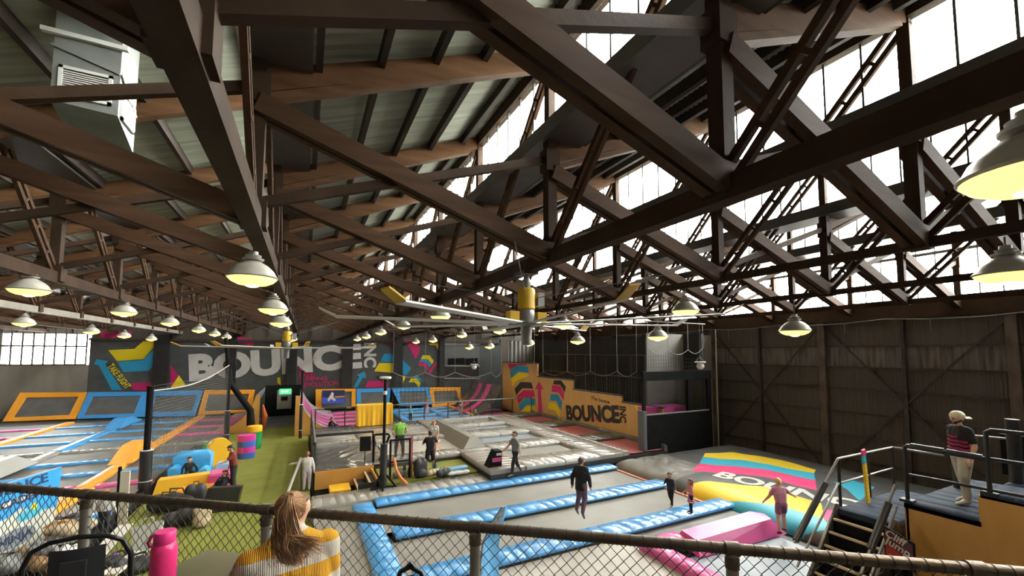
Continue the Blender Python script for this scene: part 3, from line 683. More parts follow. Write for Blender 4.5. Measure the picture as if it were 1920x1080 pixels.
# far doorway between the courts
dw = thing('door_1', 'dark doorway between the two far courts with a pale notice board', kind='structure')
MB().box(-2.9, -.1, 40.6, 40.75, -.3, 2.3).build('dark_panel', M_black, dw)
MB().box(-2.0, -.9, 40.4, 40.5, .3, 1.9).build('pale_board', mat('pale_board', (.30, .28, .23), .6), dw); MB().box(-1.7, -1.2, 40.36, 40.4, 1.0, 1.35).build('dark_slot', M_black, dw)
MB().box(-2.8, -.2, 34.5, 40.6, -.35, -.30).build('threshold', M_concrete, dw)
ex = thing('exit_sign', 'small green exit sign above the far doorway', 'sign', (-1.3, 37.5, 2.0))
MB().box(-.42, .42, 0, .08, -.22, .22).build('case', mat('exit_sign_green', (.02, .30, .10), .4, emit=(.10, .7, .3), estr=.6), ex)
me = text_mesh('lettering', 'EXIT', .26, mat('exit_sign_white', (.8, .8, .8), .5, emit=(.9, 1, .9), estr=.8), .004); o = link('lettering', me, ex); o.matrix_local = frame_mat((0, -.02, 0), (1, 0, 0), (0, 0, 1))
o = MB().tube([(0, 0, 0), (.05, 0, .9), (-.1, 0, 1.7)], [.12, .18, .05], 8).build('orange_drape', mat('orange_fabric', (.75, .16, .03), .7), loc=(-2.45, 34.2, -.3)); tag(o, 'furled orange banner leaning by the far doorway', 'banner')

# ------------------------------------------------------------------ plywood mural wall on the right
pw = thing('plywood_wall', 'stepped golden plywood wall with coloured chevrons and black lettering', 'wall')
WXP = 16.3
segs = [(28.0, 34.3, 4.25), (23.2, 28.0, 3.25), (18.4, 23.2, 2.65), (15.4, 18.4, 2.3)]
for (y0, y1, h) in segs:
    n = max(1, round((y1-y0)/2.4))
    for q in range(n): MB().box(WXP, WXP+.12, y0+(y1-y0)*q/n+.004, y0+(y1-y0)*(q+1)/n-.004, .05, h).build('plywood_sheet', M_plywall, pw)
    MB().box(WXP-.03, WXP+.16, y0, y1, h, h+.06).build('top_cap', M_skirt, pw)
MB().box(WXP+.02, WXP+.2, 15.4, 34.3, -.7, .1).build('plinth', M_skirt, pw)
c8 = lambda x, y: (900+x/4.155, 600+y/4.155)
def pshape(pts, m): MB().prism([atx(*c8(*p), WXP-.01) for p in pts], (-.008, 0, 0)).build('painted_shape', m, pw)
P_K2 = mat('stencil_black', (.035, .032, .028), .55)
for pts, m in [([(218,342),(300,342),(232,388)], P_M), ([(300,340),(368,342),(360,350),(300,352)], P_M), ([(232,395),(285,352),(372,362),(382,412),(300,402),(242,452)], P_C), ([(245,458),(305,408),(385,418),(365,445),(290,470),(250,520)], P_Y),
    ([(270,535),(318,482),(400,486),(415,535),(330,532),(282,585)], P_K2), ([(286,595),(340,545),(420,548),(428,600),(350,600),(300,652)], P_M), ([(303,662),(352,612),(428,612),(430,662),(362,662),(312,710)], P_C), ([(315,715),(365,672),(430,672),(432,705),(330,722)], P_Y),
    ([(428,540),(460,478),(495,540),(474,536),(487,728),(455,728),(450,538)], P_M), ([(578,470),(632,470),(668,520),(660,565),(625,505),(572,500)], P_K2), ([(562,508),(622,512),(656,572),(650,630),(612,565),(558,560)], P_M),
    ([(552,575),(608,580),(640,640),(630,700),(596,632),(546,628)], P_C), ([(540,645),(592,650),(625,708),(625,762),(580,700),(528,690)], P_Y), ([(1205,662),(1250,668),(1235,712),(1248,712),(1228,712)], P_Y)]: pshape(pts, m)
def ptext(body, pa, pb, h, m, bold=0.0):
    a = atx(*c8(*pa), WXP-.012); b = atx(*c8(*pb), WXP-.012); me = text_mesh('lettering', body, 1.0, m, .006, bold)
    co = np.array([v.co[:] for v in me.vertices]); w = np.ptp(co[:, 0]); hh = np.ptp(co[:, 1]); ctr = (co.max(0)+co.min(0))/2
    for v in me.vertices: v.co.x = (v.co.x-ctr[0])*(b-a).length/w; v.co.y = (v.co.y-ctr[1])*h/hh
    o = link('lettering', me, pw); up = (0, 0, 1) if abs((b-a).normalized().z) < .8 else (0, -1, 0)
    d = (b-a); yv = Vector((-1, 0, 0)).cross(d); o.matrix_world = frame_mat((a+b)/2, d, yv); return o
ptext('BOUNCE', (672, 722), (1085, 735), 1.05, P_K2, .05); ptext('INC', (1110, 672), (1115, 800), .55, P_K2, .04)
ptext('The home', (865, 605), (1010, 640), .22, P_K2)
pshape([(905,738),(925,760),(912,790),(898,765)], P_M)

# ------------------------------------------------------------------ black booth with windows
bo = thing('black_booth', 'tall black booth with two wide windows beside the airbag', 'booth')
bx0, bx1, by, bz0, bz1, bz2 = 14.85, 19.75, 15.2, 2.1, 3.75, 4.2
MB().box(bx0, bx1, by, by+.12, -.6, bz0).build('lower_panel', M_black, bo)
for (x0, x1) in ((bx0, bx0+.14), (17.95, 18.35), (19.45, bx1)): MB().box(x0, x1, by, by+.14, bz0, bz1).build('window_post', M_black, bo)
MB().box(bx0, bx1, by-.02, by+.16, bz1, bz2).build('head_panel', M_black, bo)
def pane_mat():
    m = glass_mat(); m.name = 'booth_glass'; m.node_tree.nodes['Mix Shader'].inputs[0].default_value = .18; return m
M_booth = pane_mat()
MB().box(bx0+.14, 17.95, by+.05, by+.06, bz0, bz1).build('pane', M_booth, bo); MB().box(18.35, 19.45, by+.05, by+.06, bz0, bz1).build('pane', M_booth, bo)
MB().box(bx0+.1, 19.5, by-.03, by, bz0-.03, bz0+.03).build('sill', mat('grey_sill', (.3, .3, .28), .4), bo)
MB().box(bx0-.12, bx0+.06, by-.12, by+.3, -.6, 2.3).build('padded_post', mat('grey_padded_post', (.10, .11, .12), .5), bo)
MB().box(16.5, bx1+2, by+1.4, by+1.5, -.3, 6.2).build('back_wall', mat('grey_back_wall', (.15, .145, .13), .7, col2=(.24, .23, .20), scale=.8), bo)
MB().box(15.6, 18.2, 15.6, 16.4, 1.9, 2.35).build('pink_pad', V_pink, bo)
MB().tube([(bx1+.2, by-.2, -.5), (bx1+.2, by-.2, 6.4)], .035, 6).build('steel_pole', mat('worn_steel_pole', (.30, .26, .20), .5), bo)

# ------------------------------------------------------------------ gallery railing behind the plywood wall
ga = thing('gallery_railing', 'thin grey railing frame behind the net above the plywood wall', 'railing')
M_thin = mat('thin_grey_rail', (.12, .12, .115), .5)
for z in (3.6, 5.0): MB().tube([(18.6, 16.5, z), (18.6, 31, z)], .03, 6).build('rail', M_thin, ga)
for q in range(13): MB().tube([(18.6, 16.5+q*1.2, 2.0), (18.6, 16.5+q*1.2, 5.0)], .02, 5).build('upright', M_thin, ga)
gb = MB().box(19.3, 19.5, 15.4, 34, .5, 6.2); gb = gb.build('wall_gallery', M_skirt); tag(gb, 'dark wall behind the gallery railing', kind='structure')

# ------------------------------------------------------------------ nets with scalloped ropes
M_rope = mat('grey_net_rope', (.26, .25, .23), .7); M_net = mat('dark_net_cord', (.045, .045, .042), .8)
def net_grid(mb, p, ux, uz, nx, nz, zfun, r=.006):
    for i in range(nx+1):
        u = i/nx; a_ = Vector(p)+Vector(ux)*u; top = zfun(u); mb.bar(a_, a_+Vector((0, 0, top)), r*2, r*2)
    for j in range(nz):
        z = Vector((0, 0, uz*j/nz)); mb.bar(Vector(p)+z, Vector(p)+Vector(ux)+z, r*2, r*2)
def scallop(name, label, pts, zb0, zdrop, topz, grp, cell=.14, r=.008, ext=(.2, 0)):
    """pts: hang points (Vector at rope height); ropes up to topz; net hangs below the scalloped rope down to zb0."""
    t = thing(name, label, 'net', group=grp)
    for p in pts: MB().tube([p, (p.x, p.y, topz)], .016, 5).build('hanging_rope', M_rope, t)
    for p, q in zip(pts, pts[1:]):
        sag = [p.lerp(q, k/10)+Vector((0, 0, -zdrop*math.sin(math.pi*k/10))) for k in range(11)]
        MB().tube(sag, .018, 5).build('edge_rope', M_rope, t)
    MB().tube([(pts[0].x-ext[0], pts[0].y-ext[1], topz), (pts[-1].x+ext[0], pts[-1].y+ext[1], topz)], .035, 6).build('hanging_bar', M_steel, t)
    mb = MB()
    for p, q in zip(pts, pts[1:]):
        L = (q-p).length; n = max(3, int(L/cell)); base = Vector((p.x, p.y, zb0)); h = p.z-zb0
        net_grid(mb, base, Vector((q.x-p.x, q.y-p.y, 0)), h-zdrop, n, max(2, int((h-zdrop)/cell)), lambda u: h-zdrop*math.sin(math.pi*u), r)
    tag(mb.build('net_mesh', M_net, t, recalc=False), kind='stuff'); return t
scallop('safety_net', 'dark safety net with scalloped rope hung above the plywood wall', [atx(px, 696, 16.55) for px in (1002, 1018, 1064, 1107, 1157, 1194)], 2.4, .3, 7.25, 'hanging safety nets', cell=.22, ext=(0, -1.5))
scallop('safety_net', 'dark safety net with scalloped rope hung behind the silver court', [aty(px, 698, 28.75) for px in (737, 797, 853, 921, 940)], 1.6, .35, 6.68, 'hanging safety nets', cell=.26, ext=(1.5, 0))
scallop('safety_net', 'short scalloped net hanging over the black booth', [aty(px, py, 15.0) for px, py in ((1215, 652), (1253, 656), (1290, 656), (1318, 652))], 4.25, .25, 6.68, 'hanging safety nets', cell=.16, r=.005)
# net between the black posts on the left
def post(name, label, x, y, z0, z1, r0, zp, r1, grp='black net posts'):
    t = thing(name, label, 'post', (x, y, 0), group=grp)
    MB().tube([(0, 0, z0), (0, 0, z1)], r0, 12).build('pole', M_black, t, smooth=True)
    MB().tube([(0, 0, z0), (0, 0, zp)], r1, 14).build('padding', V_black, t, smooth=True)
    for z in (z0+.5, zp): MB().tube([(0, 0, z-.015), (0, 0, z+.015)], r1+.012, 14).build('band', mat('white_band', (.6, .6, .58), .5), t)
    MB().tube([(0, 0, z1), (0, 0, z1+.03)], r0+.05, 12).build('cap', M_black, t)
    return t
post('net_post', 'thick black padded net post in front of the orange wedge', -5.3, 20.6, -.3, 3.75, .11, 1.35, .20)
post('net_post', 'slim black net post beside the far end of the turf runner', -4.05, 30.0, -.3, 4.4, .09, 1.6, .15)
post('net_post', 'slim black post right of the far doorway', -.1, 29.6, -.3, 3.9, .06, 1.8, .10)
o = MB().tube([(-4.4, 30.6, 6.0), (-4.1, 30.8, 3.2), (-3.0, 31.2, 1.4), (-2.9, 31.3, -.3)], [.10, .16, .20, .28], 8).build('gathered_net', M_black, smooth=True); tag(o, 'gathered black net hanging down beside the slim net post', 'net')
nt_ = thing('post_net', 'sagging grey net strung between the two left black posts', 'net')
mb = MB(); A_ = Vector((-5.3, 20.6, 0)); B_ = Vector((-4.05, 30.0, 0))
nrm = 72
for i in range(nrm+1):
    u = i/nrm; p = A_.lerp(B_, u); top = 3.6+.75*u-.35*math.sin(math.pi*u); mb.bar((p.x, p.y, 0), (p.x, p.y, top), .010, .010)
for j in range(30):
    z = j*.13; mb.bar((A_.x, A_.y, z), (B_.x, B_.y, z), .010, .010)
tag(mb.build('net_mesh', mat('grey_net_cord', (.12, .12, .115), .7), nt_, recalc=False), kind='stuff')
MB().tube([A_.lerp(B_, k/20)+Vector((0, 0, 3.6+.75*k/20-.35*math.sin(math.pi*k/20))) for k in range(21)], .028, 6).build('top_rope', mat('white_rope', (.5, .5, .47), .7), nt_)
# ------------------------------------------------------------------ high bay lamps
M_lampmetal = mat('lamp_grey_metal', (.42, .39, .33), .45, metal=.2, col2=(.52, .49, .42), scale=6)
M_lampcap = mat('lamp_pale_cap', (.42, .40, .36), .45, metal=.4)
M_lens = mat('lamp_lens_glow', (1, .9, .5), .4, emit=(1.0, .80, .25), estr=.75)
M_bulb = mat('lamp_bulb_glow', (1, .95, .7), .4, emit=(1.0, .92, .5), estr=2.0)
_lm = {
 'shade': MB().lathe([(.30, -.06), (.325, -.05), (.33, -.035), (.30, .0), (.27, .06), (.20, .13), (.11, .185), (.07, .20)], 28).mesh('shade', M_lampmetal, smooth=True),
 'lens': MB().lathe([(.0, -.165), (.10, -.16), (.19, -.145), (.27, -.105), (.315, -.055)], 28).mesh('lens', M_lens, smooth=True),
 'bulb': MB().lathe([(0, -.19), (.05, -.185), (.085, -.17), (.09, -.155)], 16).mesh('bulb', M_bulb, smooth=True),
 'cap': MB().lathe([(.07, .19), (.135, .215), (.14, .235), (.075, .245), (.10, .265), (.105, .285), (.06, .295), (.06, .34), (.0, .345)], 20).mesh('cap', M_lampcap, smooth=True)}
def lamp(x, y, z, label, grp, s=1.0):
    t = thing('high_bay_lamp', label, 'lamp', (x, y, z), group=grp); t.scale = (s, s, s)
    for k in ('shade', 'lens', 'bulb', 'cap'): link(k, _lm[k], t)
    li = bpy.data.lights.get('lamp_light') or bpy.data.lights.new('lamp_light', 'SPOT'); li.energy = 105; li.color = (1.0, .84, .58); li.spot_size = R_(165); li.spot_blend = .6; li.shadow_soft_size = .2
    lo = bpy.data.objects.new('lamp_light', li); C.objects.link(lo); lo.parent = t; lo.location = (0, 0, -.22)
    MB().tube([(0, 0, .33), (0, 0, (ZB-.12-z)/s)], .012, 6).build('hook', M_steel, t)
LR = [(-.72, [(7.0, 6.25), (11.4, 6.2), (15.0, 6.1), (26.0, 5.9)], 'hanging on the girder straight above the turf runner'),
      (-5.15, [(12.04, 6.44), (17.05, 6.41), (22.01, 6.39), (27.31, 6.34), (31.73, 6.30), (36.12, 6.25)], 'in the left row above the blue striped court'),
      (-9.65, [(22.4, 6.25), (28.0, 6.17), (32.2, 6.11), (37.06, 6.07)], 'in the far left row near the paned window'),
      (3.85, [(0.73, 6.25), (12.78, 6.33), (18.3, 6.33), (24.45, 6.31), (30.66, 6.28), (36.33, 6.27)], 'in the row under the fan girder'),
      (8.35, [(1.88, 6.24), (7.09, 6.22), (12.44, 6.17), (17.93, 6.21), (23.29, 6.21), (29.49, 6.06), (34.68, 6.07)], 'in the row right of the fan'),
      (12.85, [(7.04, 5.86), (12.31, 5.86), (17.84, 5.82), (23.19, 5.80), (29.45, 5.68), (33.89, 5.66)], 'in the row nearest the dark side wall')]
for x, L, where in LR:
    for q, (y, z) in enumerate(L):
        lamp(x, y, z-.02, '%s yellow-lit grey dome lamp %s' % (ORD[q], where), 'hanging dome lamps', 1.0 if x < 12 else 1.25)

# ------------------------------------------------------------------ big ceiling fans
M_fanw = mat('fan_pale_aluminium', (.52, .50, .45), .35, metal=.3); M_fany = mat('fan_yellow', (.72, .44, .02), .45); M_fang = mat('fan_grey_casting', (.30, .30, .29), .4, metal=.5)
def fan(x, y, z, ztop, R, n, a0, label):
    t = thing('ceiling_fan', label, 'fan', (x, y, z), group='big ceiling fans')
    MB().lathe([(.0, -.42), (.10, -.40), (.11, -.05), (.11, .0)], 18).build('lower_boss', M_fang, t, smooth=True)
    MB().lathe([(.0, .03), (.34, .03), (.36, .0), (.34, -.03), (0, -.03)], 28).build('hub_plate', M_fang, t, smooth=True)
    MB().lathe([(.11, .03), (.16, .12), (.16, .26), (.13, .30)], 20).build('gearbox', M_fang, t, smooth=True)
    MB().lathe([(.13, .28), (.17, .30), (.17, .66), (.14, .70), (0, .71)], 20).build('motor_cover', M_fany, t, smooth=True)
    for s in (-1, 1): MB().box(s*.30-.10, s*.30+.10, -.1, .1, .05, .24).build('end_block', M_fany, t)
    MB().box(.2, .34, -.12, .12, .36, .62).build('control_box', mat('fan_control_box', (.35, .36, .36), .4), t)
    MB().lathe([(.06, .70), (.10, .80), (.06, .9), (.045, 1.0), (.045, ztop-z), (.0, ztop-z)], 14).build('down_rod', M_fang, t, smooth=True)
    MB().box(-.16, .16, -.2, .2, ztop-z-.06, ztop-z).build('beam_clamp', M_steel, t)
    for q in range(n):
        a = a0+2*math.pi*q/n; c, s = math.cos(a), math.sin(a); w = .085
        def P(r, side, zz): return (c*r-s*side, s*r+c*side, zz)
        bl = MB().add([P(.25, -w, .012), P(R-.02, -w, .05), P(R-.02, w, .075), P(.25, w, .037), P(.25, -w, -.012), P(R-.02, -w, .03), P(R-.02, w, .05), P(.25, w, .012)],
                      [(0,1,2,3),(7,6,5,4),(0,4,5,1),(1,5,6,2),(2,6,7,3),(3,7,4,0)]).build('blade', M_fanw, t)
        MB().add([P(R-.04, -w, .03), P(R+.24, -w*.8, .17), P(R+.24, w*.8, .19), P(R-.04, w, .06), P(R-.04, -w, .05), P(R+.235, -w*.8, .19), P(R+.235, w*.8, .21), P(R-.04, w, .085)],
                 [(3,2,1,0),(4,5,6,7),(0,1,5,4),(1,2,6,5),(2,3,7,6),(3,0,4,7)]).build('winglet', M_fany if q in (0, 4, 5, 6) else M_fanw, bl)
    for q in range(4):
        a = a0+.4+math.pi/2*q; MB().tube([(.12*math.cos(a), .12*math.sin(a), .5), (2.6*math.cos(a), 2.6*math.sin(a), ztop-z-.1)], .008, 4).build('guy_wire', M_thin, t)
    return t
fan(3.82, 6.98, 5.66, 6.68, 3.45, 8, R_(35), 'large white ceiling fan with yellow motor hanging above the centre court')
fan(-.68, 19.3, 5.27, 6.68, 3.45, 8, R_(12), 'distant ceiling fan with yellow motor in front of the mural lettering')

# ------------------------------------------------------------------ air duct at the upper left
du = thing('air_duct', 'grey sheet metal air duct with two slatted grilles hanging in the roof', 'duct', (-2.78, 7.4, 0))
M_duct = mat('galvanised_duct', (.17, .18, .17), .5, metal=.3, col2=(.24, .25, .24), scale=3); M_grl = mat('pale_grille', (.55, .56, .52), .45)
MB().add([(-.34, 0, 8.42), (.34, 0, 8.38), (.34, .62, 8.12), (-.34, .62, 8.16), (-.34, 0, 9.75), (.34, 0, 9.75), (.34, .62, 9.75), (-.34, .62, 9.75)],
         [(3,2,1,0),(4,5,6,7),(0,1,5,4),(1,2,6,5),(2,3,7,6),(3,0,4,7)]).build('casing', M_duct, du)
MB().box(-.46, .42, -.06, .0, 9.32, 9.38).build('flange', M_grl, du)
MB().bar((-.36, -.015, 9.18), (.34, -.015, 8.98), .02, .03).bar((.355, 0, 8.98), (.355, .6, 8.68), .02, .03).build('stiffener', M_duct, du)
for (face, u0, u1, z0, z1) in (('f', -.27, .27, 8.5, 8.92), ('s', .08, .54, 8.38, 8.80)):
    g = thing('grille'); g.parent = du
    def B(u_0, u_1, zz0, zz1, d0, d1, nm, m):
        mb = MB()
        if face == 'f': mb.box(u_0, u_1, -d1, -d0, zz0, zz1)
        else: mb.box(.34+d0, .34+d1, u_0, u_1, zz0, zz1)
        mb.build(nm, m, g)
    B(u0, u1, z0, z0+.04, 0, .03, 'grille_frame', M_grl); B(u0, u1, z1-.04, z1, 0, .03, 'grille_frame', M_grl); B(u0, u0+.04, z0, z1, 0, .03, 'grille_frame', M_grl); B(u1-.04, u1, z0, z1, 0, .03, 'grille_frame', M_grl)
    B(u0+.04, u1-.04, z0+.04, z1-.04, .001, .004, 'dark_back', M_black)
    for q in range(11): z = z0+.055+q*(z1-z0-.1)/11; B(u0+.04, u1-.04, z, z+.014, .006, .02, 'slat', M_grl)

def roof_z(x):
    xl = 3.85+PB*math.floor((x-3.85)/PB); return RZ0+(x-xl-RX0)/(PB-RX0)*(RZ1-RZ0)+.01
# ------------------------------------------------------------------ white hanging pods
M_pod = mat('white_plastic', (.62, .61, .57), .4)
def pod(x, y, z, ztop, s, label):
    t = thing('hanging_pod', label, 'fitting', (x, y, z), group='white hanging pods'); t.scale = (s, s, s)
    MB().lathe([(0, .17), (.33, .17), (.34, .15), (.33, .10), (.20, .07), (0, .07)], 20).build('top_disc', M_pod, t, smooth=True)
    MB().ball((0, 0, -.12), (.23, .23, .21), 18, 12).build('globe', M_pod, t, smooth=True)
    for q in range(3): a = 2*math.pi*q/3+.5; MB().tube([(.28*math.cos(a), .28*math.sin(a), .17), (0, 0, .48)], .012, 5).build('bridle', M_rope, t)
    MB().tube([(0, 0, .48), (0, 0, (ztop-z)/s)], .012, 5).build('rope', M_rope, t)
p = aty(1313, 683, 13.4); pod(p.x, p.y, p.z, roof_z(p.x), .75, 'white ball shaped pod hung on a rope in front of the black booth')
p = aty(889, 686, 27.5); pod(p.x, p.y, p.z, roof_z(p.x), .8, 'small white pod hung on a rope in front of the viewing room')

# ------------------------------------------------------------------ tall lamp pole and court fittings
p = atz(718, 914, .16); px_, py_ = p.x, p.y
t = thing('court_pole', 'tall black padded pole on a braced base beside the sunken turf', 'pole', (px_, py_, 0))
MB().tube([(0, 0, .16), (0, 0, 4.12)], .055, 12).build('pole', M_black, t, smooth=True)
MB().tube([(0, 0, .2), (0, 0, 1.75)], .13, 14).build('padding', V_black, t, smooth=True)
MB().lathe([(0, 4.12), (.20, 4.13), (.22, 4.17), (.20, 4.21), (0, 4.22)], 20).build('top_plate', M_pod, t, smooth=True)
MB().tube([(0, 0, 3.55), (0, 0, 3.68)], .075, 12).build('white_band', M_pod, t)
for a in (200, 260, 340): MB().bar((0, 0, .75), (.45*math.cos(R_(a)), .45*math.sin(R_(a)), .19), .05, .06).build('brace', M_black, t); MB().bar((0, 0, .19), (.5*math.cos(R_(a)), .5*math.sin(R_(a)), .19), .06, .05).build('foot', M_black, t)
g = thing('mesh_gate', 'narrow upright black framed mesh gate beside the padded pole', 'gate', (px_+.35, py_+.6, 0))
for x in (.0, .75): MB().box(x-.035, x+.035, -.035, .035, .16, 1.75).build('upright', M_black, g)
MB().box(.0, .75, -.03, .03, 1.68, 1.75).build('top_bar', M_black, g); MB().box(0, .75, -.03, .03, .86, .92).build('mid_bar', M_black, g)
mb = MB()
for q in range(13): mb.bar((.06*q, 0, .2), (.06*q, 0, 1.7), .008, .008)
for q in range(25): mb.bar((0, 0, .2+.06*q), (.75, 0, .2+.06*q), .008, .008)
tag(mb.build('mesh', M_thin, g, recalc=False), kind='stuff')
MB().box(.78, .86, -.04, .04, .16, 1.85).build('rose_strip', mat('rose_strip', (.35, .10, .09), .6), g)
o = MB().tube([(px_+.45, py_+.35, 1.1), (px_+.5, py_+.2, .7), (px_+.65, py_+.05, .4), (px_+.85, py_-.1, .2)], .055, 8).build('foam_noodle', mat('orange_foam', (.85, .22, .06), .6), smooth=True); tag(o, 'orange foam tube leaning against the mesh gate', 'foam tube')
t = thing('bent_rail', 'black padded grab rail bent like a seven by the court corner', 'rail')
for (y) in (18.6,): MB().tube([(2.75, y, .45), (2.75, y, 1.55), (2.8, y, 1.6), (3.35, y, 1.58), (3.4, y, 1.5), (3.0, y, .5)], .05, 8).build('rail', M_black, t, smooth=True)
o = MB().cbox(2.18, 2.62, 18.50, 18.56, .75, 1.35).build('notice_panel', M_black); tag(o, 'small square black panel above the dark grey mat', 'panel'); o.location = (0, 0, .22)
t2 = MB().bar((2.4, 18.6, .45), (2.4, 18.6, 1.35), .03, .03).build('stand', M_black, o); t2.location = (0, 0, -.22)
# handrails around the centre court
M_pipe = mat('worn_grey_pipe', (.24, .23, .21), .35, metal=.5); M_bpipe = mat('black_pipe', (.02, .02, .021), .35)
h = thing('handrail', 'long grey topped handrail between the silver court and the far court', 'railing')
MB().tube([(.6, 28.7, 1.55), (16.2, 28.7, 1.6)], .045, 8).build('top_rail', M_pipe, h, smooth=True)
for q in range(10): MB().tube([(.7+1.72*q, 28.7, .1), (.7+1.72*q, 28.7, 1.55)], .035, 8).build('post', M_bpipe, h)
for q in range(3): MB().tube([(1.2+1.6*q, 28.7, 1.55), (2.5+1.6*q, 28.7, 1.555)], .075, 10).build('foam_sleeve', V_black, h, smooth=True)
h = thing('handrail', 'black handrail along the left side of the silver court with a grey top', 'railing')
MB().tube([(.48, 18.45, 1.5), (.48, 28.5, 1.55)], .045, 8).build('top_rail', M_pipe, h, smooth=True)
for y in (18.45, 21.0, 23.5, 26, 28.4): MB().tube([(.48, y, -.3), (.48, y, 1.5)], .045, 8).build('post', M_bpipe, h)
MB().tube([(.5, 22.65, 1.02), (3.3, 22.65, 1.02)], .07, 8).build('padded_bar', V_black, h, smooth=True); MB().tube([(3.3, 22.65, .5), (3.3, 22.65, 1.05)], .05, 8).build('post', M_bpipe, h)
MB().box(.44, .52, 18.5, 28.4, .2, .9).build('infill_panel', V_black, h)
h = thing('handrail', 'pale tubular handrail at the end of the turf by the girl in white', 'railing')
a = atz(545, 935, -.3); MB().tube([(a.x-.15, 14.2, .55), (-.02, 18.4, .95), (-.02, 18.5, .90), (-.02, 18.5, -.3)], .05, 8).build('rail', mat('bright_pipe', (.50, .50, .47), .3, metal=.5), h, smooth=True)
MB().tube([(-.17, 15.0, -.3), (-.14, 15.0, .62)], .04, 8).build('post', M_bpipe, h)
# equipment case on the court corner
t = thing('equipment_case', 'small wedge shaped black case with pink band on the silver court', 'case', (6.95, 15.35, .53))
MB().prism([(-.28, 0, 0), (.32, 0, 0), (.32, 0, .62), (.05, 0, .62)], (0, .45, 0)).build('body', M_black, t)
MB().box(-.1, .33, -.012, 0, .2, .36).build('pink_label', V_pink, t); MB().box(.08, .30, -.012, 0, .44, .54).build('white_label', M_pod, t)

# ------------------------------------------------------------------ soft play shapes on the turf
def cyl(x, y, z, r, h, mats, label, axis='z', n=24):
    t = thing('foam_cylinder', label, 'foam block', (x, y, z), group='round foam play shapes')
    k = len(mats)
    for q, m in enumerate(mats):
        z0, z1 = h*q/k, h*(q+1)/k; mb = MB()
        if axis == 'z': mb.lathe([(0, z0), (r, z0), (r+.01, (z0+z1)/2), (r, z1), (0, z1)], n)
        else:
            mb.lathe([(0, z0), (r, z0), (r+.01, (z0+z1)/2), (r, z1), (0, z1)], n); mb.v = [(v[2]-h/2, v[1], v[0]+r) for v in mb.v]
        mb.build('foam_ring', m, t, smooth=True)
V_bl2 = vinyl('royal_blue_vinyl', (.03, .13, .50), .35, .3); V_mag = vinyl('magenta_vinyl', (.62, .03, .30), .35, .3)
cyl(-2.55, 25.4, -.3, .40, 1.15, [V_bl2, V_mag, V_bl2, V_mag], 'upright foam cylinder in blue and magenta rings on the turf')
cyl(-2.42, 27.6, -.3, .38, 1.25, [V_green, V_green, V_green, V_yellow], 'upright green foam cylinder with a yellow top')
cyl(-3.9, 25.6, -.3, .42, .9, [V_green, V_green, V_yellow], 'green foam drum lying on its side with a yellow end', axis='x')
def arch(x, y, rz, w, d, h, m, label, nm='foam_arch'):
    poly = [(-w/2, 0, 0), (w/2, 0, 0)]+[(w/2*math.cos(a), 0, h-w/2+w/2*math.sin(a)) for a in [math.pi*q/10 for q in range(11)]]
    o = MB().prism([Vector(p)+Vector((0, -d/2, 0)) for p in poly], (0, d, 0)).build(nm, m, loc=(x, y, -.3), rot=(0, 0, rz), smooth=True); tag(o, label, 'foam block')
arch(-3.55, 24.4, .3, 1.0, .5, 1.25, V_yellow, 'rounded yellow and orange foam arch behind the man in red')
bx = thing('foam_cube', 'dented sky blue foam block holding the dark haired child', 'foam block', (-4.15, 21.9, -.3))
V_sky = vinyl('sky_blue_vinyl', (.05, .36, .72), .28, .9)
MB().cbox(-.65, .65, .1, .8, 0, 1.15, .18).build('back_block', V_sky, bx, smooth=True); MB().cbox(-.65, -.35, -.55, .1, 0, .75, .1).build('side_block', V_sky, bx, smooth=True); MB().cbox(.35, .65, -.55, .1, 0, .6, .1).build('side_block', V_sky, bx, smooth=True)
o = MB().add([(-.9, -.35, 0), (1.0, -.35, 0), (1.0, .35, 0), (-.9, .35, 0), (-.8, -.2, .48), (.92, -.2, .52), (.92, .3, .52), (-.8, .3, .48)], [(3,2,1,0),(4,5,6,7),(0,1,5,4),(1,2,6,5),(2,3,7,6),(3,0,4,7)]).build('foam_beam', V_yellow, loc=(-4.1, 20.7, -.3), rot=(0, 0, .05)); tag(o, 'long yellow foam beam in front of the blue foam block', 'foam block')
o = MB().cbox(-.8, .6, -.3, .3, 0, .22, .06).build('foam_mat', V_orange, loc=(-3.4, 20.1, -.3), rot=(0, 0, .1)); tag(o, 'low orange foam mat beside the yellow beam', 'mat')
o = MB().cbox(-.35, .35, -.45, .45, 0, .55, .06).build('foam_mat', V_pink, loc=(-2.95, 20.7, -.3), rot=(0, 0, .1)); tag(o, 'pink foam block behind the reclining woman', 'foam block')
o = MB().cbox(-.3, .3, -.3, .3, 0, .5, .06).build('foam_mat', mat('pale_blue_foam', (.30, .45, .65), .5), loc=(-3.05, 22.6, -.3)); tag(o, 'small pale blue foam block behind the outstretched arm', 'foam block')

# ------------------------------------------------------------------ jump platform with stairs on the right
V_deck = mat('blue_black_deck_mat', (.026, .038, .062), .6, col2=(.04, .055, .085), scale=2, spec=.05, bump=.2)
pf = thing('jump_platform', 'plywood sided jump platform with blue-black deck mats and black rails', 'platform')
FX = 10.9
MB().box(FX, FX+.03, 3.0, 4.02, -.7, 2.10).box(FX, FX+.03, .4, 3.0, -.7, 2.58).build('plywood_side', M_ply, pf)
MB().box(FX, 14.2, 3.98, 4.04, -.7, 2.10).build('plywood_end', M_ply, pf)
MB().box(FX+.04, 14.2, .4, 3.98, -.7, 2.02).box(FX+.04, 14.2, .4, 2.98, 2.0, 2.55).build('frame_body', M_skirt, pf)
for q in range(3): pad(pf, FX+1.1*q, FX+1.1*q+1.09, 2.98, 4.05, 2.16, .14, V_deck)
for q in range(3): pad(pf, FX+1.1*q, FX+1.1*q+1.09, .4, 2.97, 2.64, .10, V_deck)
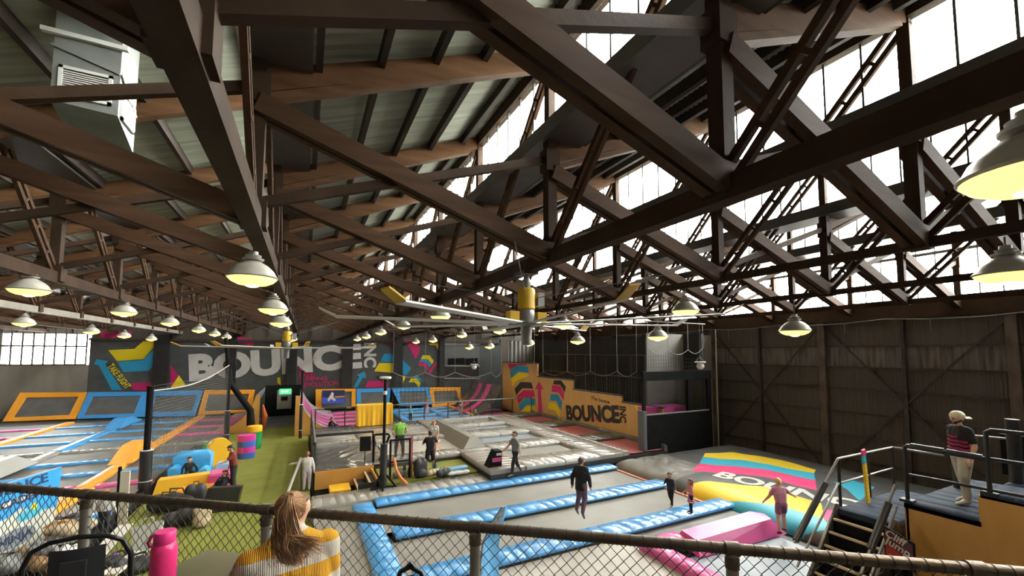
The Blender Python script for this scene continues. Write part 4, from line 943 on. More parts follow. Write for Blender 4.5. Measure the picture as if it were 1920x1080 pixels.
MB().box(11.0, 13.8, 4.2, 5.22, -.7, 1.52).build('landing_body', M_skirt, pf)
for q in range(2): pad(pf, 10.85+1.45*q, 12.29+1.45*q, 4.2, 5.22, 1.65, .14, V_deck)
M_nose = mat('pale_tread_nosing', (.62, .50, .30), .5)
for q in range(6):
    z = 1.45-.24*q; x = 10.62-.21*q
    MB().box(x, x+.32, 4.25, 5.18, z-.24, z-.03).build('tread', M_black, pf); MB().box(x-.01, x+.05, 4.25, 5.18, z-.03, z+.01).build('nosing', M_nose, pf)
for y in (4.2, 5.22): MB().bar((9.45, y, .0), (11.0, y, 1.6), .06, .34).build('stringer', V_greymat if y > 5 else V_black, pf)
def rail(pts, m, name, r=.028): return MB().tube(pts, r, 8).build(name, m, pf, smooth=True)
rail([(9.3, 5.28, 1.15), (11.1, 5.28, 2.65), (11.15, 5.28, 2.68), (13.75, 5.28, 2.68), (13.75, 4.3, 2.68)], M_pipe, 'stair_rail'); rail([(9.35, 5.28, .65), (11.1, 5.28, 2.12), (13.75, 5.28, 2.15)], M_pipe, 'mid_rail', .024)
for x in (11.15, 12.5, 13.75): rail([(x, 5.28, 1.6), (x, 5.28, 2.68)], M_bpipe, 'rail_post', .034)
rail([(9.34, 5.28, 1.18), (10.55, 5.28, 2.19)], V_black, 'foam_sleeve', .065)
rail([(9.4, 4.18, 1.0), (10.95, 4.18, 2.42)], M_pipe, 'stair_rail'); rail([(9.4, 4.18, .55), (10.95, 4.18, 1.98)], M_pipe, 'mid_rail', .024); rail([(9.8, 4.18, 1.36), (10.6, 4.18, 2.1)], V_black, 'foam_sleeve', .07)
rail([(10.95, 4.0, 2.1), (10.95, 4.0, 3.22), (10.95, 3.96, 3.26), (10.95, 2.85, 3.24)], M_bpipe, 'deck_rail', .035); rail([(10.95, 4.0, 2.68), (10.95, .5, 2.74)], M_bpipe, 'mid_rail'); rail([(10.95, 3.9, 3.26), (10.95, 3.42, 3.255)], V_black, 'foam_sleeve', .06); rail([(10.95, 3.38, 3.255), (10.95, 2.92, 3.245)], V_black, 'foam_sleeve', .06)
rail([(10.95, 2.86, 2.6), (10.95, 2.86, 3.72), (10.95, 2.80, 3.76), (10.95, .5, 3.78)], M_bpipe, 'deck_rail', .035); rail([(10.95, 2.86, 3.25), (10.95, .5, 3.27)], M_bpipe, 'mid_rail')
for y in (2.86, 4.0): MB().box(10.86, 11.04, y-.1, y+.1, 2.14 if y > 3 else 2.6, 2.19 if y > 3 else 2.66).build('base_plate', M_bpipe, pf)
rail([(14.1, 4.0, 2.1), (14.1, 4.0, 3.2), (14.1, 3.3, 3.22)], M_pipe, 'far_rail'); rail([(14.1, 4.0, 2.7), (14.1, 3.3, 2.7)], M_pipe, 'far_rail'); rail([(14.1, 3.3, 2.1), (14.1, 3.3, 3.22)], M_bpipe, 'rail_post', .034)
rail([(14.1, 2.9, 2.6), (14.1, 2.9, 3.75), (14.1, 2.0, 3.78)], M_pipe, 'far_rail'); rail([(14.1, 2.9, 3.2), (14.1, 2.0, 3.2)], M_pipe, 'far_rail'); rail([(14.1, 2.45, 2.6), (14.1, 2.45, 3.78)], M_bpipe, 'rail_post', .05)
rail([(13.0, 3.85, 2.16), (13.0, 3.85, 3.15)], V_black, 'padded_post', .10); rail([(12.3, 2.85, 2.62), (12.3, 2.85, 3.85)], V_black, 'padded_post', .10)
sb = thing('slogan_board', 'dark board with white slogan letters behind the capped man', 'sign')
MB().box(14.22, 14.28, .8, 3.5, 2.4, 3.3).build('board', M_black, sb)
for q, (tx, y, z) in enumerate((('UR LE', 2.62, 3.02), ('R B', 2.9, 2.78))):
    me = text_mesh('lettering', tx, .30, M_pod, .004, .012); o = link('lettering', me, sb); o.matrix_world = frame_mat((14.21, y, z), (0, -1, 0), (0, 0, 1))
for y in (3.0, 2.75): MB().box(14.205, 14.215, y-.07, y+.07, 3.14, 3.18).build('yellow_dash', P_Y, sb)
# cliff jump sign
cs = thing('ride_sign', 'purple sign reading Cliff Jump at the foot of the stairs', 'sign')
sx = 10.35; A1 = atx(1656, 985, sx); A2 = atx(1714, 1020, sx); A3 = Vector((sx, A2.y, A2.z-.55)); A4 = Vector((sx, A1.y, A1.z-.55))
MB().prism([A1, A2, A3, A4], (.04, 0, 0)).build('board', M_black, cs)
ins = [Vector((sx-.006, A1.y-.02, A1.z-.03)), Vector((sx-.006, A2.y+.02, A2.z-.03)), Vector((sx-.006, A2.y+.02, A3.z+.02)), Vector((sx-.006, A1.y-.02, A4.z+.02))]
MB().prism(ins, (-.004, 0, 0)).build('print', mat('plum_print', (.11, .035, .06), .5), cs)
d = A2-A1
for q, (tx, f) in enumerate((('Cliff', .10), ('Jump', .25))):
    me = text_mesh('lettering', tx, .19, mat('cream_print', (.72, .62, .48), .5), .002, .004, 'LEFT'); o = link('lettering', me, cs); o.matrix_world = frame_mat(A1+d*.08+Vector((-.014, 0, -f)), d, (0, 0, 1))
MB().prism([A1+d*.05+Vector((-.011, 0, -.34)), A1+d*.55+Vector((-.011, 0, -.34)), A1+d*.55+Vector((-.011, 0, -.52)), A1+d*.05+Vector((-.011, 0, -.52))], (-.003, 0, 0)).build('red_patch', mat('red_print', (.55, .05, .03), .5), cs)
for y in (A1.y-.1, A2.y+.1): MB().bar((sx+.06, y, -.7), (sx+.06, y, 1.0), .05, .05).build('leg', M_black, cs)
mp_ = atz(1628, 943, 1.66)
yp = thing('height_marker', 'slanting yellow measuring pole with cyan and pink tip on the landing', 'pole', (mp_.x, mp_.y, 1.66))
MB().box(-.05, .05, -.025, .025, 0, .92).build('yellow_board', mat('ruler_yellow', (.78, .52, .03), .5), yp); MB().add([(-.09, -.02, .92), (.06, -.02, .92), (.05, -.02, 1.1), (-.05, -.02, 1.1), (-.09, .02, .92), (.06, .02, .92), (.05, .02, 1.1), (-.05, .02, 1.1)], [(0,1,2,3),(4,5,6,7),(0,1,5,4),(1,2,6,5),(2,3,7,6),(3,0,4,7)]).build('cyan_tip', A_T, yp)
MB().prism([(-.06, -.02, 1.1), (.06, -.02, 1.1), (.10, -.02, 1.16), (.06, -.02, 1.24), (-.06, -.02, 1.22)], (0, .04, 0)).build('pink_tip', A_P, yp)
for q in range(9): MB().box(-.052, -.015, -.03, -.025, .08+.09*q, .086+.09*q).build('tick', M_black, yp)
yp.rotation_euler = (0, R_(-5), 0)
# string cable with hooks along the side wall
cb = thing('hook_cable', 'slack pale cable with hanging hooks along the dark side wall', 'cable')
pts = [Vector((21.3, 4+q*1.4, 6.55-.12*math.sin(math.pi*((q*1.4) % 4.2)/4.2))) for q in range(16)]
MB().tube(pts, .015, 5).build('cable', M_rope, cb)
for p in pts[::2]: MB().tube([p, p-Vector((0, 0, .45))], .012, 4).build('hook', M_rope, cb)
cu = thing('pale_curtain', 'pale grey curtain hanging left of the plywood wall', 'curtain')
a, b = aty(953, 650, 33.5), aty(1000, 650, 33.5)
MB().grid(lambda u, v: (a.x+(b.x-a.x)*u, 33.5+.08*math.sin(u*40), 4.3+1.9*v), 60, 3).build('cloth', mat('pale_grey_cloth', (.22, .215, .20), .8), cu, smooth=True, recalc=False)
MB().tube([(a.x-.1, 33.5, 6.25), (b.x+.1, 33.5, 6.25)], .03, 6).build('curtain_rail', M_steel, cu)
# ------------------------------------------------------------------ mezzanine and chain link fence in front
def campt(px, py, d):
    v = RW @ np.array([(px-CX)/FPX*d, (py-CY)/FPX*d, d]); return Vector((v[0], v[1], v[2]+CAMZ))
F0 = atz(0, 905+8, 4.05); F1 = atz(1920, 1065+10, 4.05); FE = (F1-F0).normalized(); FA = F0-FE*1.2; FL = (F1-F0).length+2.2
FNv = Vector((FE.y, -FE.x, 0)); 
if FNv.dot(F0) > 0: FNv = -FNv
mz = MB().prism([FA+Vector((0, 0, -1.25))-FNv*.15, FA+FE*FL+Vector((0, 0, -1.25))-FNv*.15, Vector((4.6, -4.0, 2.8)), Vector((-5.5, -4.0, 2.8)), Vector((-5.5, 5.5, 2.8))], (0, 0, .15)).build('floor_mezzanine', M_concrete); tag(mz, 'mezzanine floor slab behind the fence', kind='structure')
M_rail = mat('weathered_brown_pipe', (.060, .045, .032), .42, metal=.35, col2=(.17, .125, .085), scale=5, stretch=(1, 1, 3), amt=.9, bump=.15, bscale=40)
M_fpost = mat('galvanised_post', (.24, .21, .17), .4, metal=.4, col2=(.36, .33, .28), scale=6, amt=.8)
M_wire = mat('dark_fence_wire', (.030, .024, .018), .45, metal=.4)
fe = thing('chain_link_fence', 'brown chain link fence with pipe top rail along the mezzanine edge', 'fence')
MB().tube([FA+FE*(FL*q/8) for q in range(9)], .030, 14).build('top_rail', M_rail, fe, smooth=True)
MB().tube([FA+Vector((0, 0, -1.02)), FA+FE*FL+Vector((0, 0, -1.02))], .022, 8).build('bottom_rail', M_rail, fe, smooth=True)
for px, py in ((170, 925), (495, 958), (890, 990), (1380, 1040), (1830, 1068)):
    q = atz(px, py, 4.05); s = (q-FA).dot(FE); c = FA+FE*s
    ps_ = MB().tube([c+Vector((0, 0, -1.12)), c+Vector((0, 0, -.01))], .032, 14).build('post', M_fpost, fe, smooth=True)
    MB().tube([c-FE*.035, c+FE*.035], .038, 14).build('collar', M_rail, ps_, smooth=True)
    MB().tube([c+Vector((0, 0, -.10)), c+Vector((0, 0, -.04))], .037, 14).build('collar', M_rail, ps_, smooth=True)
    MB().tube([c+FNv*.036+Vector((0, 0, -.05)), c+FNv*.05+Vector((0, 0, -.05))], .012, 8).build('bolt', M_rail, ps_, smooth=True)
mb = MB(); W2, H2 = .0355, .037; nw = int(FL/W2); wr_ = .00165
for i in range(nw):
    prev = None
    for j in range(28):
        x = (i+((i+j) % 2))*W2; z = -1.02+j*H2+.012
        p = FA+FE*x+Vector((0, 0, z))+FNv*(.003 if (i+j) % 2 else -.003)
        if prev is not None: mb.bar(prev, p, wr_*2, wr_*2, up=FNv)
        prev = p
tag(mb.build('wire_mesh', M_wire, fe, recalc=False), kind='stuff')
mb = MB()
for i in range(int(FL/(2*W2))):
    c = FA+FE*((2*i+1)*W2); ring = [c+Vector((0, 0, .0325*math.sin(a)))+FNv*(.0325*math.cos(a)) for a in [2*math.pi*k/10 for k in range(11)]]
    mb.tube(ring, .0018, 4, cap=False)
tag(mb.build('wire_ties', M_wire, fe, recalc=False), kind='stuff')

# ------------------------------------------------------------------ table, bottle and stools on the mezzanine
TC = atz(389, 1028, 4.0); E1 = FE; E2 = FNv
tb = thing('bar_table', 'square olive topped bar table beside the fence', 'table', (TC.x+E1.x*.24+E2.x*.3, TC.y+E1.y*.24+E2.y*.3, 0), rz=math.atan2(E1.y, E1.x))
M_top = mat('olive_laminate', (.085, .078, .030), .5, col2=(.12, .11, .045), scale=3)
MB().cbox(-.24, .24, -.30, .30, 3.955, 4.0, .012).build('table_top', M_top, tb); MB().tube([(0, 0, 2.99), (0, 0, 3.96)], .03, 10).build('column', M_black, tb, smooth=True); MB().lathe([(0, 2.99), (.2, 2.98), (.22, 2.96), (0, 2.955)], 20).build('base', M_black, tb)
M_pinkb = mat('hot_pink_powder_coat', (.86, .035, .20), .35, col2=(.80, .03, .18), scale=60, bump=.08)
bp = campt(306, 1064, 1.86)
bt = thing('water_bottle', 'tall hot pink water bottle with loop handle lid on the table', 'bottle', (bp.x, bp.y, 4.0))
MB().lathe([(0, 0), (.046, 0), (.049, .006), (.049, .205), (.046, .222), (.040, .232), (.037, .236)], 28).build('body', M_pinkb, bt, smooth=True)
MB().lathe([(.038, .236), (.041, .24), (.041, .282), (.038, .288), (0, .289)], 28).build('lid', mat('pink_plastic', (.78, .04, .22), .4), bt, smooth=True)
cl = RW[:, 0]; MB().tube([Vector((-cl[0]*.036, -cl[1]*.036, .275)), Vector((-cl[0]*.06, -cl[1]*.06, .262)), Vector((-cl[0]*.075, -cl[1]*.075, .235)), Vector((-cl[0]*.066, -cl[1]*.066, .216)), Vector((-cl[0]*.045, -cl[1]*.045, .222))], .007, 8).build('handle', MATS['pink_plastic'], bt, smooth=True)
M_chair = mat('black_chair_metal', (.02, .02, .021), .28, metal=.5); M_cplastic = mat('black_chair_plastic', (.028, .029, .032), .4)
def stool(c, ang, zt, label, panel=True, w=.36):
    """High stool with a hooped tube back; c is the middle of the back on plan, ang its facing, zt the top of the hoop."""
    t = thing('bar_stool', label, 'stool', (c[0], c[1], 2.95), rz=ang, group='black bar stools'); h = zt-2.95
    hoop = [(-w/2-.01, .02, .72), (-w/2, 0, h-.12), (-w/2+.03, -.01, h-.045), (-w/2+.09, -.015, h-.012), (0, -.02, h), (w/2-.09, -.015, h-.012), (w/2-.03, -.01, h-.045), (w/2, 0, h-.12), (w/2+.01, .02, .72)]
    MB().tube(hoop, .011, 10).build('back_hoop', M_chair, t, smooth=True)
    if panel:
        def fn(u, v): return (-.10+.20*u, -.012-.02*math.sin(math.pi*u), .74+(h-.05-.74)*v)
        MB().grid(fn, 10, 6).build('back_panel', M_cplastic, t, smooth=True, recalc=False); MB().box(-.045, .045, -.05, -.035, h-.22, h-.10).build('raised_slot', M_cplastic, t)
    MB().cbox(-.18, .18, 0, .36, .70, .735, .012).build('seat', M_cplastic, t)
    for sx_, sy_ in ((-1, 0), (1, 0), (-1, 1), (1, 1)): MB().tube([(sx_*.15, .03+.3*sy_, .70), (sx_*.20, -.02+.4*sy_, 0)], .012, 8).build('leg', M_chair, t)
    for sy_ in (0, 1): MB().tube([(-.19, -.0+.37*sy_, .25), (.19, -.0+.37*sy_, .25)], .009, 6).build('stretcher', M_chair, t)
cd = math.atan2(RW[1, 0], RW[0, 0])
p = atz(150, 1012, 4.22); stool((p.x, p.y), cd+.42, 4.24, 'black bar stool with a moulded back panel at the lower left', w=.38)
p = atz(772, 1050, 4.2); stool((p.x, p.y), cd-.1, 4.2, 'black hoop backed bar stool right of the woman in stripes', panel=False, w=.15)
p = atz(1120, 1080, 4.16); stool((p.x, p.y), cd, 4.155, 'black bar stool showing only its hoop top at the bottom edge', panel=False, w=.2)

# ------------------------------------------------------------------ banners and flag
bn = thing('banner_board', 'leaning blue and pale banner with black and white lettering at the lower left', 'banner')
b0 = atz(-60, 1078, -.3); b1 = atz(97, 1020, -.3); bh = atx(112, 876, b1.x).z+.3 if b1.x > 0 else aty(112, 876, b1.y).z+.3
BU = (b1-b0); BL_ = BU.length; BU.normalize(); BNn = Vector((BU.y, -BU.x, 0)); BNn = BNn if BNn.dot(b0) < 0 else -BNn
def bpt(u, v, d=0): return b0+BU*(BL_*u)+Vector((0, 0, bh*v))+BNn*d
def bpoly(pts, m, d, nm='print'): MB().prism([bpt(u, v, d) for u, v in pts], BNn*.006).build(nm, m, bn)
MB().prism([bpt(0, .0), bpt(1, .0), bpt(1.06, 1.0), bpt(0, .92)], BNn*-.03).build('panel', mat('banner_pale', (.50, .52, .45), .5, col2=(.58, .60, .52), scale=2), bn)
B_blue = mat('banner_blue', (.03, .30, .66), .45); B_navy = mat('banner_navy', (.02, .04, .10), .45)
bpoly([(0, .45), (.4, .52), (.55, .60), (.75, .50), (1.03, .48), (1.06, .995), (0, .915)], B_blue, .004)
bpoly([(0, .60), (.88, .74), (.88, .79), (0, .66)], M_pod, .012)
def btext(tx, u, v, s, m, rot=.10):
    me = text_mesh('lettering', tx, s, m, .003, .008); o = link('lettering', me, bn); o.matrix_world = frame_mat(bpt(u, v, .022), BU+Vector((0, 0, rot)), (0, 0, 1))
btext('ACADEMY', .55, .70, .26, B_navy, .14); btext('BOUNCE', .45, .86, .34, B_navy, .12); btext('NINJA', .50, .24, .26, B_navy, .12)
cen = bpt(.5, .24, .012); MB().prism([cen+BU*(.42*math.cos(a))+Vector((0, 0, .24*math.sin(a)+.05*math.cos(a))) for a in [2*math.pi*q/24 for q in range(24)]], BNn*.004).build('oval_print', mat('oval_grey', (.20, .22, .26), .5), bn)
bpoly([(.55, .42), (.75, .44), (.85, .52), (.7, .58), (.5, .5)], mat('banner_cyan', (.05, .42, .62), .5), .014); bpoly([(.66, .56), (.72, .52), (.76, .58), (.70, .62)], P_Y, .02)
for u in (.1, .95): MB().bar(bpt(u, 0, -.05), bpt(u, .7, -.06), .05, .05).build('strut', M_black, bn)
ff = thing('feather_flag', 'blue feather flag with pale lettering rising behind the fence', 'flag')
fp0 = campt(905, 1080, 5.0); FR = Vector(RW[:, 0]); FR.z = 0; FR.normalize()
fd = (FR*.55+Vector((.45, .89, 0))*.84).normalized()
top = campt(943, 950, 5.0); base = Vector((fp0.x, fp0.y, -.75))
edge = [base, Vector((fp0.x, fp0.y, 1.2)), campt(901, 1060, 5.0), campt(905, 1020, 5.0), campt(918, 990, 5.0), campt(932, 965, 5.0), top]
MB().tube(edge, .014, 8).build('flag_pole', mat('pale_flag_pole', (.35, .5, .6), .4), ff, smooth=True); MB().box(base.x-.3, base.x+.3, base.y-.3, base.y+.3, -.75, -.70).build('base', M_black, ff)
def sail(u, v):
    k = 1+v*(len(edge)-2.001); i = int(k); p = edge[i].lerp(edge[i+1], k-i); wd = .42*max(0, 1-v)**.45
    return p+fd*(wd*u)+Vector((0, 0, 0))+FR*(.02*math.sin(u*5+v*6))
MB().grid(sail, 8, 30).build('sail', mat('flag_blue', (.09, .38, .72), .55, col2=(.16, .46, .78), scale=2), ff, smooth=True, recalc=False)
MB().grid(lambda u, v: Vector(sail(.2+.5*u, .52+.28*v))-Vector((.45, .89, 0))*.006, 6, 10).build('dark_print', mat('flag_print', (.20, .26, .36), .6, col2=(.55, .60, .62), scale=22, amt=.3), ff, smooth=True, recalc=False)

# ------------------------------------------------------------------ bags and clutter on the turf and at the left
M_beige = mat('beige_canvas', (.42, .33, .21), .85, col2=(.50, .40, .27), scale=6); M_bag = mat('black_nylon', (.018, .018, .02), .6, col2=(.035, .035, .038), scale=5); M_wbag = mat('white_canvas', (.55, .55, .53), .8)
M_tan = mat('tan_fabric', (.38, .22, .09), .8, col2=(.48, .30, .14), scale=5); M_greyf = mat('grey_fabric', (.20, .20, .205), .85, col2=(.28, .28, .28), scale=5); M_lime = mat('lime_fabric', (.55, .62, .05), .7)
def blob(prims, vox, m, name, parent=None, smooth_it=4):
    mb = MB()
    for c, r in prims: mb.ball(c, r, 14, 9)
    me = mb.mesh(name+'_raw', m, recalc=True); o = bpy.data.objects.new(name, me)
    rm = o.modifiers.new('r', 'REMESH'); rm.mode = 'VOXEL'; rm.voxel_size = vox
    sm = o.modifiers.new('s', 'SMOOTH'); sm.iterations = smooth_it; sm.factor = .5
    me2 = evaluated_mesh(o); C.objects.link(o); o.modifiers.clear(); o.data = me2; bpy.data.meshes.remove(me)
    me2.polygons.foreach_set('use_smooth', [True]*len(me2.polygons))
    if not me2.materials: me2.materials.append(m)
    if parent: o.parent = parent
    return o
def backpack(x, y, z, s, m, m2, label, rz=0.0):
    t = thing('backpack', label, 'bag', (x, y, z), rz=rz, group='bags left on the floor'); t.scale = (s, s, s)
    blob([((sx_*.085, 0, z_), (.115, .125, .15)) for sx_ in (-1, 1) for z_ in (.14, .24, .34, .40)]+[((0, 0, z_), (.15, .13, .14)) for z_ in (.13, .25, .37)], .025, m, 'body', t)
    blob([((0, -.13, .15), (.14, .06, .12))], .02, m, 'front_pocket', t); MB().tube([(-.05, .05, .5), (-.04, .06, .57), (.04, .06, .57), (.05, .05, .5)], .012, 6).build('grab_loop', m2, t)
    for sx_ in (-1, 1): MB().tube([(sx_*.09, .09, .46), (sx_*.12, .19, .36), (sx_*.12, .19, .16), (sx_*.1, .1, .04)], .02, 6).build('strap', m2, t)
    return t
def duffel(x, y, z, s, m, label, rz=0.0):
    t = thing('duffel_bag', label, 'bag', (x, y, z), rz=rz, group='bags left on the floor'); t.scale = (s, s, s)
    blob([((-.22, 0, .16), (.17, .17, .16)), ((0, 0, .17), (.22, .18, .17)), ((.22, 0, .16), (.17, .17, .16))], .03, m, 'body', t)
    for sy_ in (-1, 1): MB().tube([(-.14, sy_*.15, .2), (-.1, sy_*.1, .38), (.1, sy_*.1, .38), (.14, sy_*.15, .2)], .012, 6).build('handle', M_bag, t)
q = atz(378, 988, -.3); bk = backpack(q.x, q.y, -.3, 1.25, M_beige, M_bag, 'beige canvas backpack with a lime scarf on the turf', .4)
blob([((0.02, -.02, .60), (.13, .07, .05)), ((-.1, -.04, .56), (.06, .06, .05))], .02, M_lime, 'lime_scarf', bk)
q = atz(345, 985, -.3); duffel(q.x, q.y, -.3, 1.5, M_bag, 'black duffel bag left of the beige backpack', .2)
q = atz(322, 960, -.3); duffel(q.x, q.y, -.3, 1.9, M_bag, 'large black bag heap beside the padded net post', -.3)
q = atz(365, 955, -.3); backpack(q.x, q.y, -.3, 1.6, M_bag, M_bag, 'tall black backpack behind the beige one', .1)
q = atz(408, 962, -.3); o = MB().prism([(-.5, 0, 0), (.5, .1, 0), (.62, .1, .75), (-.3, 0, .85)], (.05, .22, 0)).build('leaning_mat', V_black, loc=(q.x, q.y, -.3)); tag(o, 'folded black mat standing on the turf right of the bags', 'mat')
q = atz(276, 1030, -.3); t = thing('tote_bag', 'white tote bag standing by the net post foot', 'bag', (q.x, q.y, -.3))
MB().add([(-.28, -.1, 0), (.28, -.1, 0), (.28, .1, 0), (-.28, .1, 0), (-.34, -.06, .62), (.32, -.06, .72), (.32, .06, .72), (-.34, .06, .62)], [(3,2,1,0),(0,1,5,4),(1,2,6,5),(2,3,7,6),(3,0,4,7)]).build('bag_body', M_wbag, t); MB().tube([(-.15, -.06, .65), (-.1, -.1, .85), (.1, -.1, .87), (.15, -.06, .7)], .015, 6).build('handle', M_wbag, t)
# white edged bench frames at the left
wf_ = thing('bench_frame', 'white edged bench frame by the left court corner', 'bench')
for (a1, a2) in (((180, 1045), (237, 985)), ((200, 1080), (262, 1035))):
    P1 = atz(*a1, -.05); P2 = atz(*a2, -.05); MB().bar(P1, P2, .34, .07).build('bench_top', mat('white_edge', (.52, .50, .44), .5), wf_)
    for f in (.15, .85): c = P1.lerp(P2, f); MB().bar((c.x, c.y, -.3), (c.x, c.y, -.08), .07, .07).build('leg', M_black, wf_)
wp = thing('partition_post', 'pale square post with dark edge at the left court corner', 'post')
q = atz(232, 985, -.3); MB().box(q.x-.16, q.x+.06, q.y, q.y+.1, -.3, 1.35).build('pale_face', mat('cream_board', (.50, .45, .34), .6), wp); MB().box(q.x-.22, q.x-.16, q.y-.01, q.y+.11, -.3, 1.5).build('dark_edge', M_black, wp)
rnd = random.Random(3)
CL = [((100, 1000), M_tan, 'tan jacket heap beside the banner edge', 1.3), ((140, 1005), M_beige, 'beige fleece heap behind the stool back', 1.4), ((60, 1062), M_tan, 'tan bag heap below the banner', 1.4), ((20, 1072), M_greyf, 'grey coat heap under the banner corner', 1.4), ((100, 1072), mat('brown_fabric', (.16, .08, .04), .8), 'brown jacket heap left of the stool', 1.2), ((120, 1045), M_wbag, 'white towel heap behind the stool', 1.0), ((85, 1040), M_greyf, 'grey hooded top heap against the banner foot', 1.0), ((250, 1075), M_bag, 'black bag heap left of the pink bottle', 1.3), ((215, 1062), M_bag, 'black bag heap beside the purple trainers', 1.0), ((120, 985), M_bag, 'small black bag at the right banner edge', 1.0)]
for (pp_, m, lab, s) in CL:
    q = atz(*pp_, -.3); zf = -.04 if (q.x < -5.25 and q.y > 15.4) else -.3; q = atz(*pp_, zf); t = thing('clothes_heap', lab, 'clothes', (q.x, q.y, zf), rz=rnd.random()*3, group='heaps of clothes and bags'); t.scale = (s, s, s)
    blob([((rnd.uniform(-.2, .2), rnd.uniform(-.15, .15), rnd.uniform(.08, .2)), (rnd.uniform(.12, .22), rnd.uniform(.1, .18), rnd.uniform(.08, .16))) for _ in range(5)]+[((0, 0, .1), (.25, .2, .12))], .03, m, 'heap', t, 2)
    MB().tube([(-.2, -.1, .2), (-.05, -.2, .3), (.12, -.18, .26), (.22, -.05, .1)], .025, 6).build('loose_sleeve', m, t, smooth=True)
def shoe(x, y, z, rz, m, m2, label, s=1.0):
    t = thing('trainer', label, 'shoe', (x, y, z), rz=rz, group='trainers by the bench'); t.scale = (s, s, s)
    MB().lathe([(0, 0), (.05, 0), (.055, .02), (.05, .03), (0, .03)], 14).mesh('x', m2)
    o = blob([((0, .06, .05), (.045, .08, .035)), ((0, -.06, .07), (.042, .06, .06)), ((0, -.08, .11), (.035, .04, .04))], .012, m, 'upper', t); b = blob([((0, .05, .015), (.05, .10, .018)), ((0, -.06, .015), (.046, .08, .018))], .012, m2, 'sole', t)
    for k in range(3): MB().tube([(-.025, .03+.02*k, .083-.006*k), (.025, .03+.02*k, .083-.006*k)], .005, 5).build('lace', m2, t)
q = atz(200, 1062, -.3); M_purp = mat('purple_mesh', (.22, .08, .38), .7); 
shoe(q.x, q.y, -.3, 2.0, M_purp, mat('pink_sole', (.7, .3, .5), .6), 'purple trainer with pink sole, the one nearer the pink bottle', 1.9); shoe(q.x-.45, q.y+.1, -.3, 1.7, mat('lilac_mesh', (.45, .36, .55), .7), M_pod, 'lilac trainer with white sole beside the purple one', 1.9)
# things in the sunken turf
q = atz(788, 895, .22); backpack(q.x, q.y, .22, 1.35, M_bag, M_bag, 'black backpack standing on the sunken turf', .2)
q = atz(800, 893, .22); duffel(q.x+.25, q.y, .22, .75, M_beige, 'small beige bag on the sunken turf', .5)
q = atz(832, 893, .22); duffel(q.x, q.y, .22, .9, M_bag, 'small black bag on the sunken turf by the blue beam', .3)
q = atz(750, 895, .22); duffel(q.x, q.y, .22, .8, M_greyf, 'crumpled grey bag beside the mesh gate', .1)
o = MB().cbox(-.75, .75, -.12, .12, 0, .16, .04).build('low_beam', V_lblue, loc=(*atz(845, 884, .22)[:2], .22), rot=(0, 0, .1)); tag(o, 'low pale blue balance beam on the sunken turf', 'beam')
o = blob([((-.3, 0, .08), (.2, .12, .08)), ((0, 0, .08), (.25, .13, .08)), ((.3, 0, .08), (.18, .12, .08))], .03, M_wbag, 'rolled_towel'); o.location = (*atz(860, 890, .22)[:2], .22); tag(o, 'rolled white towel in front of the blue beam', 'towel')
for (pp_, m, lab) in (((758, 893), M_black, 'slim black drink bottle on the sunken turf'), ((768, 893), mat('dark_green_plastic', (.03, .14, .09), .4), 'dark green drink bottle next to the black backpack'), ((816, 885), mat('dark_teal_plastic', (.02, .09, .11), .4), 'teal drink bottle beside the blue beam')):
    q = atz(*pp_, .22); t = thing('drink_bottle', lab, 'bottle', (q.x, q.y, .22), group='drink bottles on the sunken turf')
    MB().lathe([(0, 0), (.07, 0), (.075, .02), (.075, .30), (.05, .36), (.035, .38)], 14).build('body', m, t, smooth=True); MB().lathe([(.035, .38), (.045, .385), (.045, .44), (0, .445)], 12).build('cap', M_black, t, smooth=True)
# ------------------------------------------------------------------ people
SK = mat('skin', (.58, .34, .235), .55, col2=(.64, .39, .28), scale=8)
EYE = mat('eye_dark', (.03, .02, .015), .3); LIP = mat('lips', (.42, .14, .12), .5)
def cloth(name, c, sc=9): return mat('cloth_'+name, c, .85, col2=tuple(x*.78 for x in c), scale=sc, bump=.2)
def caps_mesh(mb, p0, p1, r0, r1, n=12):
    p0 = Vector(p0); p1 = Vector(p1); d = p1-p0; L = d.length
    if L < 1e-6: mb.ball(p0, r0, n, 8); return
    d /= L; a = d.orthogonal().normalized(); b = d.cross(a); vs = []; fs = []; rings = []
    for k in range(4): t = -math.pi/2+math.pi/2*(k+1)/4; rings.append((p0+d*(r0*math.sin(t)), r0*math.cos(t)))
    for k in range(4): t = math.pi/2*k/4; rings.append((p1+d*(r1*math.sin(t)), r1*math.cos(t)))
    for c, r in rings:
        for j in range(n): w = 2*math.pi*j/n; vs.append(c+a*(r*math.cos(w))+b*(r*math.sin(w)))
    vs += [p0-d*r0, p1+d*r1]; A = len(vs)-2; k = len(rings)
    for i in range(k-1):
        for j in range(n): fs.append((i*n+j, i*n+(j+1) % n, (i+1)*n+(j+1) % n, (i+1)*n+j))
    for j in range(n): fs.append((A, (j+1) % n, j)); fs.append((A+1, (k-1)*n+j, (k-1)*n+(j+1) % n))
    mb.add(vs, fs)
